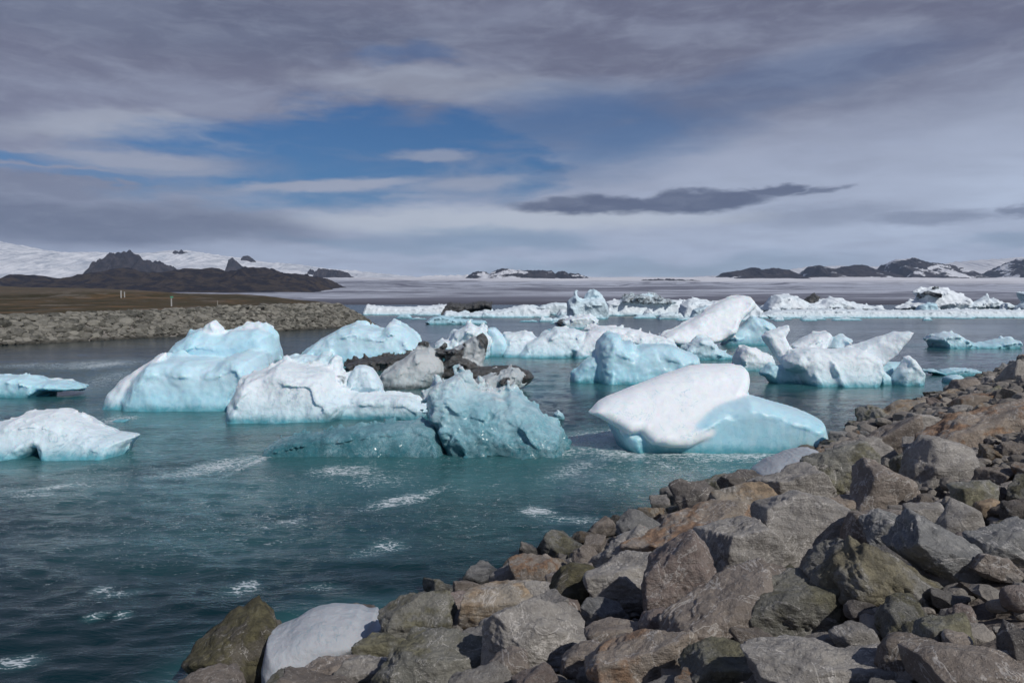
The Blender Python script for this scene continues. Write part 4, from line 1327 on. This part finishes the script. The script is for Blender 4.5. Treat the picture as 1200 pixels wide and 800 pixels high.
# ------------------------------------------------------------------ water
def mat_water():
    m, t, out = material('glacial_water')
    p = geo_pos(t)
    x, y, z = t.xyz(p)
    n0 = t.noise(t.v('MULTIPLY', p, (0.55, 1.0, 1.0)), 0.10, 5, 0.6, 0.8)
    milk_glow = t.attr('milk_glow')
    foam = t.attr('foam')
    # glacial flour clouds some reaches; glow of submerged ice painted in round the bergs
    mk = t.m('ADD', t.m('MULTIPLY', milk_glow, 1.0), t.m('MULTIPLY', t.m('SUBTRACT', n0, 0.56), 0.45), clamp=True)
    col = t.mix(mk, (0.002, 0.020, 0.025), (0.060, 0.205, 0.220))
    # foam: torn lace, drawn out along the current
    fp = t.v('MULTIPLY', p, (1.0, 1.9, 1.0))
    fw = t.v('ADD', fp, t.v('SCALE', t.noise(fp, 1.2, 4, 0.6, color=True), scale=1.0))
    fn = t.noise(fw, 2.6, 10, 0.76, 1.2)
    fl = t.noise(fw, 14.0, 5, 0.7)
    lw = t.v('ADD', fw, t.v('SCALE', t.noise(fp, 4.0, 4, 0.6, color=True), scale=0.35))
    lace = t.ramp(t.voro(lw, 3.2, 'DISTANCE_TO_EDGE'), 0.0, 0.16, 1.0, 0.0)
    fm = t.ramp(t.m('ADD', t.m('MULTIPLY', foam, 0.30), t.m('ADD', t.m('MULTIPLY', fn, 0.55), t.m('ADD', t.m('MULTIPLY', fl, 0.32), t.m('MULTIPLY', lace, 0.13)))), 0.655, 0.80)
    fm = t.m('MULTIPLY', fm, t.ramp(foam, 0.02, 0.30))
    stray = t.ramp(t.noise(fw, 1.1, 9, 0.78, 0.8), 0.64, 0.78, 0.0, 0.55)
    fm = t.m('MAXIMUM', fm, t.m('MULTIPLY', stray, t.ramp(y, 10.0, 60.0, 1.0, 0.0)))
    col = t.mix(t.m('MULTIPLY', t.ramp(foam, 0.1, 0.8), 0.30), col, (0.10, 0.27, 0.29))
    col = t.mix(fm, col, (0.62, 0.68, 0.70))
    # ripples
    wp = t.v('MULTIPLY', p, (0.55, 1.25, 1.0))
    r1 = t.noise(wp, 1.2, 6, 0.62, 1.6)
    r2 = t.noise(wp, 5.5, 5, 0.62, 0.5)
    r3 = t.noise(t.v('MULTIPLY', p, (0.12, 0.5, 1.0)), 0.35, 5, 0.6, 0.4)
    near = t.ramp(y, 15.0, 120.0, 1.0, 0.0)
    calm = t.ramp(t.noise(t.v('MULTIPLY', p, (0.35, 1.0, 1.0)), 0.05, 4, 0.55), 0.38, 0.62, 0.35, 1.0)
    h = t.m('ADD', t.m('MULTIPLY', r1, 0.55), t.m('MULTIPLY', t.m('MULTIPLY', r2, near), 0.24))
    h = t.m('ADD', h, t.m('MULTIPLY', r3, 0.6))
    h = t.m('MULTIPLY', h, calm)
    nb = t.bump(h, 0.55, 0.26)
    rg = t.m('ADD', 0.07, t.m('MULTIPLY', t.ramp(y, 20.0, 250.0), 0.16))
    rg = t.m('ADD', rg, t.m('MULTIPLY', fm, 0.5))
    s = t.principled(Base_Color=col, Roughness=rg, Normal=nb, IOR=1.333, Specular_IOR_Level=0.38)
    t.l.new(s, out.inputs[0])
    return m


rows = 760
yy = 3.0 * (1500 / 3.0) ** (np.linspace(0, 1, rows) ** 0.86)
uu = np.concatenate([np.linspace(-3.0, -0.8, 40), np.linspace(-0.79, 0.79, 620), np.linspace(0.8, 3.0, 40)])
YY, UU = np.meshgrid(yy, uu, indexing='ij')
XX = UU * (YY + 4.0)
base = np.stack([XX.ravel(), YY.ravel(), np.zeros(XX.size)], 1)
fade = np.clip(60 / np.maximum(YY, 1), 0, 1).ravel() * smooth(YY.ravel(), 1500, 400)
warp = fbm(base * np.array([0.08, 0.12, 1]) + 5, 2)
q1 = base * np.array([0.22, 0.50, 1]) + warp[:, None] * 0.8
hz_ = 0.085 * fbm(q1, 3, 0.5) + 0.05 * fbm(base * np.array([0.55, 1.25, 1]) + warp[:, None], 3, 0.55, ridged=True)
hz_ = hz_ * fade + 0.03 * fbm(base * np.array([1.5, 3.2, 1]), 2) * np.clip(18 / np.maximum(YY.ravel(), 1), 0, 1)


def water_pt(px, py):
    q = at_z(px, py, 0.0)
    return q[0], q[1]


milk_glow = np.zeros(base.shape[0])
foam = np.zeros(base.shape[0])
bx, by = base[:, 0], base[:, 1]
# glow of submerged ice painted into the water colour round every near berg
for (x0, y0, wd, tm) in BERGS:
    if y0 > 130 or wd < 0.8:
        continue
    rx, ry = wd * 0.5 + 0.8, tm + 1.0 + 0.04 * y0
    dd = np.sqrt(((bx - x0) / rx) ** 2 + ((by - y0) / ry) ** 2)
    milk_glow = np.maximum(milk_glow, 0.60 * smooth(dd, 2.0, 0.7))


def patch(arr, px, py, rxp, ryp, tilt=0.0, amt=1.0, power=1.0):
    """an elongated patch on the water: centre and reach measured on the photo, laid out in metres on the surface"""
    cx, cy = water_pt(px, py)
    rx = rxp / F * cy
    ex, ey = water_pt(px, py - ryp)
    ry = max(ey - cy, 0.05)
    ex2, ey2 = water_pt(px + rxp, py - tilt * rxp)
    ax = np.array([ex2 - cx, ey2 - cy])
    ax /= np.linalg.norm(ax)
    nx_ = np.array([-ax[1], ax[0]])
    ry = ry * abs(nx_[1]) + 1e-6
    rx = math.hypot(ex2 - cx, ey2 - cy)
    dx_, dy_ = bx - cx, by - cy
    a = (dx_ * ax[0] + dy_ * ax[1]) / rx
    b = (dx_ * nx_[0] + dy_ * nx_[1]) / ry
    g = np.exp(-(a * a + b * b) ** power)
    np.maximum(arr, amt * g, out=arr)


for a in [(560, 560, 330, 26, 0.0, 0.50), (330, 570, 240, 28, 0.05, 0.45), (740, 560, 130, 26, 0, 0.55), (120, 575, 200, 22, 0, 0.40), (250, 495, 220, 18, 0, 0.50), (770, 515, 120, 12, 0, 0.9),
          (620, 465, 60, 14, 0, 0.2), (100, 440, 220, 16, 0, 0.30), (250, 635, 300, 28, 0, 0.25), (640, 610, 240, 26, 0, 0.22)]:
    patch(milk_glow, *a)
for a in [(330, 528, 46, 7, 0.45, 1.0), (262, 545, 46, 8, 0.22, 0.9), (215, 556, 40, 5, 0.1, 0.75), (405, 552, 42, 5, 0.05, 0.85), (440, 562, 60, 8, 0.0, 0.55), (470, 587, 36, 5, 0.25, 0.9), (505, 578, 20, 5, 0.4, 0.7),
          (450, 590, 30, 5, 0, 0.6), (628, 599, 9, 7, 0.5, 1.0), (665, 608, 36, 3, 0, 0.7), (455, 641, 18, 6, 0.2, 0.8), (430, 650, 22, 5, 0, 0.55), (290, 688, 13, 5, 0.1, 0.95), (280, 693, 26, 6, 0, 0.6), (375, 690, 30, 3, 0, 0.6),
          (340, 612, 18, 4, 0.2, 0.7), (330, 616, 40, 6, 0, 0.5), (140, 697, 30, 4, 0.2, 0.65), (118, 693, 12, 4, 0, 0.75), (145, 722, 10, 4, 0.2, 0.8), (112, 724, 14, 4, 0.3, 0.8), (22, 776, 24, 6, 0.05, 0.85),
          (62, 573, 50, 3, 0.12, 0.85), (45, 582, 26, 3, 0, 0.7), (735, 520, 52, 10, 0.0, 1.15), (700, 515, 30, 12, -0.2, 0.9), (770, 527, 90, 8, 0.0, 0.85), (855, 534, 110, 5, 0.0, 0.85), (655, 530, 60, 4, 0.05, 0.7),
          (590, 531, 60, 3, 0.0, 0.7), (668, 552, 26, 6, 0.5, 0.7), (690, 548, 60, 6, 0, 0.5), (785, 548, 20, 9, -0.5, 0.7), (820, 548, 60, 8, 0, 0.5), (110, 427, 60, 4, 0.0, 0.7), (40, 428, 60, 3, 0, 0.6),
          (120, 428, 26, 3, 0, 0.9), (130, 443, 22, 6, 0.5, 0.6), (135, 492, 26, 4, 0, 0.7), (180, 530, 60, 6, 0, 0.4), (560, 455, 30, 3, 0, 0.4), (530, 590, 170, 30, 0, 0.36), (250, 600, 260, 36, 0, 0.36), (120, 560, 160, 22, 0, 0.40), (760, 560, 130, 16, 0, 0.5), (300, 720, 260, 40, 0, 0.16),
          (860, 552, 60, 6, 0, 0.5), (940, 520, 40, 5, -0.3, 0.45), (480, 548, 200, 12, 0, 0.35)]:
    patch(foam, a[0], a[1], a[2] * 1.35, a[3] * 1.9, *a[4:])
hz_ = hz_ + 0.05 * np.clip(foam - 0.3, 0, 1) * fbm(base * np.array([2.2, 3.5, 1]), 3)
Wt = make_mesh('water', np.stack([bx, by, hz_], 1), grid_faces(rows, len(uu)), mat_water(), dict(milk_glow=milk_glow, foam=foam), True)
tag(Wt, kind='structure')

# ------------------------------------------------------------------ near bank: ground, boulders, rubble
def mat_dirt():
    m, t, out = material('stony_dirt')
    p = obj_pos(t)
    n = t.noise(p, 1.6, 6, 0.65)
    n2 = t.noise(p, 12.0, 6, 0.7)
    v = t.voro(p, 22.0)
    col = t.mix(t.ramp(n, 0.35, 0.65), (0.125, 0.106, 0.093), (0.21, 0.182, 0.160))
    col = t.mix(t.ramp(n2, 0.35, 0.65, 0.0, 0.5), col, (0.23, 0.205, 0.18))
    nb = t.bump(t.m('ADD', t.m('MULTIPLY', n2, 0.6), t.m('MULTIPLY', v, 0.4)), 1.0, 0.06)
    s = t.principled(Base_Color=col, Roughness=0.95, Normal=nb, Specular_IOR_Level=0.2)
    t.l.new(s, out.inputs[0])
    return m


sv_ = np.concatenate([np.linspace(-6, 9.5, 180), np.linspace(9.8, 40, 40)])
rv_ = np.concatenate([np.linspace(-22, 30, 420), np.linspace(30.5, 140, 260)])
SS, RR = np.meshgrid(sv_, rv_, indexing='ij')
BX = NB0[0] + NBD[0] * RR + NBN[0] * SS
BY = NB0[1] + NBD[1] * RR + NBN[1] * SS
bp = np.stack([BX.ravel(), BY.ravel(), np.zeros(BX.size)], 1)
BZ = bank_h(SS) - 0.13 * (1 - smooth(SS, 6.5, 8.5)) - 0.05 + (fbm(bp * 0.9, 4) * 0.16 + fbm(bp * 4.5, 3, ridged=True) * 0.035).reshape(BX.shape)
bank = make_mesh('stony_bank', np.stack([BX.ravel(), BY.ravel(), BZ.ravel()], 1), grid_faces(*BX.shape), mat_dirt(), None, True)
tag(bank, kind='structure')


def on_bank(px, py, lift=0.0):
    """where the ray through a pixel meets the bank plane raised by lift"""
    r = ray(px, py)
    for k in range(20, 1200):
        t_ = k * 0.1 if k < 400 else 40 + (k - 400) * 0.2
        q = EYE + r * t_
        if q[2] < bank_h(bank_s(q[0], q[1])) + lift or q[2] < lift * 0.5 - 0.05:
            return q
    return at_z(px, py, 0)


NROCK = [0]


def rock(px, py, w, h, col, label=None, group=None, rot=0.0, boxy=0.5, strata=0.5, nplanes=8, seed=None, sub=5, dep=0.8, yaw=0.0, tilt=0.0, push=0.0, sharp=70, relief=1.0):
    """boulder seen at a pixel with a given width and height in the photo, resting in the bank"""
    k = NROCK[0]
    NROCK[0] += 1
    seed = seed if seed is not None else 900 + k
    q = on_bank(px, py, 0.10)
    Yd = q[1] + push
    q = EYE + (q - EYE) * (Yd / q[1])
    sx, sz = 0.5 * w / F * Yd * 1.14, 0.5 * h / F * Yd * 1.16
    sy = dep * 0.5 * (sx + sz) * 1.1
    R = rot_matrix(tilt, 0, yaw)
    R = np.array(Matrix.Rotation(-rot, 3, 'Y')) @ R
    if sub == 5 and w >= 76:
        sub = 6
    v, f = rock_verts(sub, seed, (sx, sy, sz), boxy, strata, nplanes, R, sharp, relief)
    o = make_mesh('boulder', v, f, ROCKM[col], None, True, loc=tuple(q))
    tag(o, label, 'boulder', group)
    return o


D = math.radians
HB = [
    # px, py, w, h, colour, label, kwargs
    (290, 782, 108, 92, 'moss', 'dark mossy three-cornered stone at the very bottom, left of the stranded ice', dict(rot=D(38), boxy=0.6, nplanes=5, seed=41, dep=0.7)),
    (489, 736, 96, 66, 'green', 'big greenish-brown block with a squared right end, right of the stranded ice', dict(rot=D(20), boxy=0.75, seed=42)),
    (533, 714, 40, 34, 'red', 'small reddish-brown stone wedged behind two bigger blocks at the water', dict(seed=43, push=0.3)),
    (588, 709, 88, 50, 'tan', 'pale tan squared block with a smooth orange face', dict(rot=D(8), boxy=0.9, seed=44, relief=0.6)),
    (632, 697, 34, 26, 'grey', 'small grey stone tucked behind the pale tan block', dict(seed=45)),
    (522, 778, 145, 56, 'green', 'wide rough grey-green boulder along the bottom with a pitted face', dict(rot=D(-4), boxy=0.6, seed=46)),
    (600, 735, 130, 34, 'grey', 'long narrow grey ridge stone leaning up to the right', dict(rot=D(28), boxy=0.7, seed=47, push=0.1)),
    (636, 754, 128, 66, 'grey', 'broad whitish speckled boulder with a dark gap below its left side', dict(rot=D(-18), boxy=0.6, seed=48)),
    (674, 700, 54, 78, 'moss', 'upright brown wedge leaning against the big striated block', dict(rot=D(-10), boxy=0.5, seed=49, push=-0.1)),
    (742, 690, 102, 74, 'grey', 'big striated grey-brown block with an undercut shadowed base', dict(rot=D(14), boxy=0.8, strata=0.9, seed=50)),
    (672, 688, 60, 46, 'brown', 'brown stone behind the upright wedge at the waterline', dict(rot=D(30), seed=51, push=0.5)),
    (736, 652, 84, 40, 'grey', 'pale ridge of grey stone carrying the small clear ice lump', dict(rot=D(32), seed=52, strata=0.8)),
    (818, 594, 42, 56, 'dark', 'upright dark brown wet boulder standing in the water edge', dict(seed=53, rot=D(8))),
    (872, 602, 92, 58, 'tan', 'rounded boulder with orange-tan top behind the dark upright stone', dict(seed=54, sharp=12, relief=0.7)),
    (818, 632, 130, 62, 'rust', 'brownish slab sloping down to the water with rusty patches', dict(rot=D(26), boxy=0.7, seed=55)),
    (800, 698, 96, 96, 'red', 'gritty reddish-brown flat rock face between two big blocks', dict(rot=D(20), boxy=0.6, seed=56, strata=0.4)),
    (950, 636, 126, 104, 'grey', 'biggest boulder, grey and white speckled with a diagonal crease', dict(rot=D(-24), boxy=0.6, seed=57, dep=0.75, relief=0.7, nplanes=5)),
    (872, 662, 92, 104, 'grey', 'tall buff-grey boulder left of the biggest speckled one', dict(rot=D(-20), boxy=0.6, seed=58)),
    (930, 722, 128, 90, 'green', 'grainy grey-green boulder with a rounded crown', dict(rot=D(12), seed=59, sharp=14, boxy=0.4)),
    (1042, 694, 152, 72, 'ochre', 'long slab with an ochre lichen patch on its left end', dict(rot=D(-27), boxy=0.8, strata=1.0, seed=60, nplanes=5)),
    (1124, 664, 140, 56, 'blue', 'dark layered slab with a sharp edge, right of the lichen slab', dict(rot=D(-28), boxy=0.8, strata=1.0, seed=61, nplanes=5)),
    (1036, 584, 74, 70, 'brown', 'brown wedge with a pale seam down its middle', dict(rot=D(-30), boxy=0.7, seed=62)),
    (1098, 558, 72, 78, 'grey', 'tall square-cut grey block with fine layers and a shaded side', dict(rot=D(-8), boxy=0.9, strata=0.9, seed=63)),
    (985, 562, 80, 70, 'green', 'grey-green broken boulder above the brown wedge', dict(seed=64)),
    (932, 580, 86, 56, 'grey', 'grey boulder below the stranded ice slab', dict(seed=65, rot=D(15))),
    (872, 566, 50, 26, 'dark', 'low dark green-black stone touching the stranded ice slab', dict(seed=66)),
    (748, 786, 132, 66, 'rust', 'foreground slab with a rusty brown top and speckled front', dict(rot=D(10), boxy=0.9, seed=67, strata=0.7)),
    (722, 752, 66, 50, 'brown', 'rounded brownish-grey stone above the foreground slab', dict(seed=68, sharp=12)),
    (846, 742, 130, 76, 'brown', 'wide buff boulder under the crack of the tall boulder', dict(seed=69, rot=D(6))),
    (855, 792, 100, 60, 'green', 'greenish-grey bottom boulder beside a black hole', dict(seed=70)),
    (968, 786, 172, 44, 'grey', 'flat speckled grey slab lying along the bottom edge', dict(rot=D(-4), boxy=0.95, seed=71, nplanes=3)),
    (1002, 748, 48, 32, 'grey', 'small pale grey stone resting on the flat speckled slab', dict(seed=72, sub=4)),
    (1062, 772, 64, 58, 'brown', 'rounded brown stone right of the flat speckled slab', dict(seed=73, sharp=12)),
    (1150, 790, 140, 46, 'brown', 'smooth brown-grey slab in the bottom right corner', dict(rot=D(-3), boxy=0.9, seed=74, relief=0.5)),
    (1104, 752, 62, 60, 'green', 'blunt stone with a mossy green front above the corner slab', dict(seed=75)),
    (1192, 702, 36, 34, 'red', 'round smooth reddish cobble at the right edge', dict(seed=76, sharp=5, nplanes=16, relief=0.3, sub=4)),
    (1084, 606, 50, 28, 'grey', 'low pointed grey stone below the square-cut block', dict(seed=77, sub=4)),
    (1126, 612, 42, 44, 'grey', 'grey stone with a shaded lower left facet', dict(seed=78, sub=4, rot=D(-20))),
    (1142, 583, 42, 32, 'green', 'light grey-green stone right of the square-cut block', dict(seed=79, sub=4)),
    (1160, 600, 34, 28, 'tan', 'small rounded tan stone with pale spots', dict(seed=80, sub=4, sharp=8)),
    (1186, 600, 26, 24, 'dark', 'little black stone near the right edge', dict(seed=81, sub=4)),
    (1176, 640, 74, 44, 'blue', 'bluish-grey boulder at the right edge', dict(seed=82, rot=D(10))),
    (1058, 628, 86, 42, 'blue', 'slate-blue slab with a thin white vein', dict(seed=83, rot=D(-14), boxy=0.7)),
    (1020, 630, 60, 64, 'brown', 'brown stone between the biggest boulder and the slate-blue slab', dict(seed=84)),
    (1140, 512, 146, 44, 'rust', 'long orange-brown slab lying up the bank', dict(rot=D(24), boxy=0.85, seed=85)),
    (1142, 473, 58, 20, 'rust', 'brick-red flat stone on the upper bank', dict(rot=D(6), seed=86, boxy=0.9)),
    (1040, 522, 70, 40, 'brown', 'brown wedge at the bend of the shore', dict(rot=D(24), seed=87)),
    (1010, 540, 60, 44, 'grey', 'grey boulder with a white streaked face', dict(seed=88, rot=D(20))),
    (1060, 484, 70, 22, 'tan', 'long low tan stone dipping into the water', dict(rot=D(12), seed=89, boxy=0.8)),
    (1086, 500, 48, 28, 'grey', 'grey stone with a dark hollow beside it on the upper bank', dict(seed=90)),
    (392, 792, 84, 36, 'brown', 'brown rounded stone at the bottom under the stranded ice', dict(seed=91)),
    (446, 762, 60, 34, 'green', 'layered greenish stone under the big greenish-brown block', dict(seed=92, strata=1.0)),
    (430, 788, 56, 36, 'grey', 'grey stone at the bottom left of the wide grey-green boulder', dict(seed=93)),
    (598, 788, 52, 44, 'brown', 'buff stone at the bottom edge by the dark gap', dict(seed=94, rot=D(30))),
    (1190, 772, 34, 72, 'dark', 'dark upright stone at the lower right edge', dict(seed=95)),
    (1125, 722, 30, 26, 'red', 'small reddish stone half sunk in the rubble', dict(seed=96, sub=4)),
    (1010, 716, 34, 24, 'dark', 'small dark purple stone under the lichen slab', dict(seed=97, sub=4)),
    (1120, 760, 34, 34, 'brown', 'small brown rounded stone in the rubble above the corner slab', dict(seed=98, sub=4, sharp=8)),
    (1150, 640, 60, 30, 'red', 'reddish slab beside the bluish-grey boulder', dict(seed=99, rot=D(12))),
    (905, 690, 60, 40, 'brown', 'brown stone filling below the tall buff-grey boulder', dict(seed=100)),
    (1165, 665, 50, 26, 'brown', 'thin brown slab below the bluish-grey boulder', dict(seed=101, rot=D(-10))),
    (980, 600, 50, 30, 'rust', 'orange-topped stone behind the biggest speckled boulder', dict(seed=102)),
    (690, 776, 60, 40, 'brown', 'brown stone left of the foreground slab', dict(seed=103)),
    (650, 722, 60, 30, 'red', 'low reddish stone between ridge stone and the upright wedge', dict(seed=104)),
    (778, 742, 50, 50, 'red', 'dark reddish stone right of the rounded brownish-grey stone', dict(seed=105)),
]
HERO = []
for (px, py, w, h, c, lab, kw) in HB:
    o = rock(px, py, w, h, c, lab, **kw)
    HERO.append((px, py, w, h))

# scattered individuals filling the armour, smaller up the bank
protos = []
rp = np.random.RandomState(5)
for k in range(26):
    sz_ = (1.0, rp.uniform(0.6, 0.95), rp.uniform(0.45, 0.8))
    v, f = rock_verts(5, 3000 + k, sz_, rp.uniform(0.3, 0.9), rp.uniform(0.3, 1.0), rp.randint(4, 10), None, 60)
    me_o = make_mesh('boulder', v, f, R_GREY, None, True)
    protos.append(me_o)
placed = [(px, py, 0.5 * w, 0.5 * h) for px, py, w, h in HERO] + [(925, 552, 60, 34), (385, 757, 70, 34)]
cols = ['grey', 'grey', 'brown', 'green', 'grey', 'red', 'tan', 'blue', 'brown', 'rust', 'grey', 'green']
cand = []
tries = 0
rq = np.random.RandomState(21)
shore_px = lambda x: np.interp(x, [240, 440, 520, 640, 750, 800, 860, 930, 1020, 1090, 1200], [800, 752, 722, 694, 640, 606, 572, 548, 500, 470, 432])
count = 0
while count < 225 and tries < 30000:
    tries += 1
    s_ = rq.uniform(0.0, 8.6)
    r_ = rq.uniform(-4, 80) if rq.rand() < 0.5 else rq.uniform(-4, 28)
    x_ = NB0[0] + NBD[0] * r_ + NBN[0] * s_
    y_ = NB0[1] + NBD[1] * r_ + NBN[1] * s_
    if y_ < 3.2:
        continue
    z_ = float(bank_h(s_))
    # back to the photo
    v3 = np.array([x_, y_, z_]) - EYE
    dep_ = v3 @ FWD
    if dep_ < 1:
        continue
    px_, py_ = 600 + F * v3[0] / dep_, 400 - F * (v3 @ UPV) / dep_
    if not (230 < px_ < 1235 and py_ < 830):
        continue
    size = rq.uniform(0.16, 0.48) if r_ < 22 else rq.uniform(0.35, 0.95)
    if s_ > 6.3 and r_ < 30:
        size = rq.uniform(0.08, 0.24)
    hp = size * F / dep_
    ok = True
    for (a, b, rw, rh) in placed:
        kx, ky = (px_ - a) / (rw + hp * 0.45), (py_ - b) / (rh + hp * 0.35)
        if kx * kx + ky * ky < 0.62:
            ok = False
            break
    if not ok or hp < 4:
        continue
    placed.append((px_, py_, hp, hp * 0.7))
    src = protos[count % len(protos)]
    if count < len(protos):
        o = src
    else:
        o = src.copy()
        scene.collection.objects.link(o)
    o.location = (x_, y_, z_ + size * 0.12)
    o.scale = (size, size, size * rq.uniform(0.8, 1.15))
    o.rotation_euler = (rq.uniform(-.5, .5), rq.uniform(-.5, .5), rq.uniform(0, 6.28))
    c = cols[rq.randint(len(cols))]
    if not o.material_slots:
        o.data.materials.append(ROCKM[c])
    o.material_slots[0].link = 'OBJECT'
    o.material_slots[0].material = ROCKM[c]
    if s_ > 6.3:
        tag(o, 'one of the small angular stones strewn over the dirt high on the near bank', 'stone', 'small stones high on the near bank')
    elif r_ >= 22:
        tag(o, 'one of the angular boulders along the far stretch of the near bank, up right', 'boulder', 'boulders along the far stretch of the near bank')
    else:
        tag(o, 'one of the middling angular stones wedged between the big boulders of the near bank', 'stone', 'middling stones wedged between the boulders')
    count += 1
print('scattered stones', count, 'tries', tries)

# rubble: chips and cobbles past counting
rr_ = np.random.RandomState(77)
P, S = [], []
for i in range(15000):
    u = rr_.rand()
    if u < 0.55:
        r_, s_, sz0 = rr_.uniform(-10, 22), rr_.uniform(-0.3, 10.5), 0.025 + 0.11 * rr_.rand() ** 2.2
    elif u < 0.82:
        r_, s_, sz0 = rr_.uniform(-10, 30), rr_.uniform(5.5, 11), 0.02 + 0.11 * rr_.rand() ** 2
    else:
        r_, s_, sz0 = rr_.uniform(18, 90), rr_.uniform(-0.6, 10), rr_.uniform(0.10, 0.34)
    x_ = NB0[0] + NBD[0] * r_ + NBN[0] * s_
    y_ = NB0[1] + NBD[1] * r_ + NBN[1] * s_
    P.append((x_, y_, float(bank_h(s_)) - (0.14 if s_ < 7.0 else 0.04) * (1 if r_ < 22 else 0.3) + sz0 * 0.5))
    S.append(sz0)
o = stone_field('rubble', np.array(P), np.array(S), mat_rubble('rubble_stone', (0.13, 0.118, 0.105), (0.29, 0.265, 0.235), True), 9)
tag(o, 'small broken stones and chips filling the near bank between boulders', 'rubble', kind='stuff')

# ------------------------------------------------------------------ air
def add_haze(density):
    bm = bmesh.new()
    bmesh.ops.create_cube(bm, size=1.0)
    x0, x1, y0, y1, z0, z1 = -11000, 11000, -60, 9700, -120, 640
    for v in bm.verts:
        v.co = Vector(((x0 + x1) / 2 + v.co.x * (x1 - x0), (y0 + y1) / 2 + v.co.y * (y1 - y0), (z0 + z1) / 2 + v.co.z * (z1 - z0)))
    me = bpy.data.meshes.new('haze')
    bm.to_mesh(me)
    bm.free()
    m = bpy.data.materials.new('haze_air')
    m.use_nodes = True
    nt = m.node_tree
    nt.nodes.clear()
    out = nt.nodes.new('ShaderNodeOutputMaterial')
    pv = nt.nodes.new('ShaderNodeVolumePrincipled')
    pv.inputs['Color'].default_value = (0.55, 0.72, 1.0, 1)
    pv.inputs['Density'].default_value = density
    pv.inputs['Anisotropy'].default_value = 0.1
    nt.links.new(pv.outputs[0], out.inputs['Volume'])
    me.materials.append(m)
    ob = bpy.data.objects.new('haze', me)
    scene.collection.objects.link(ob)
    tag(ob, kind='stuff')


add_haze(5.0e-5)
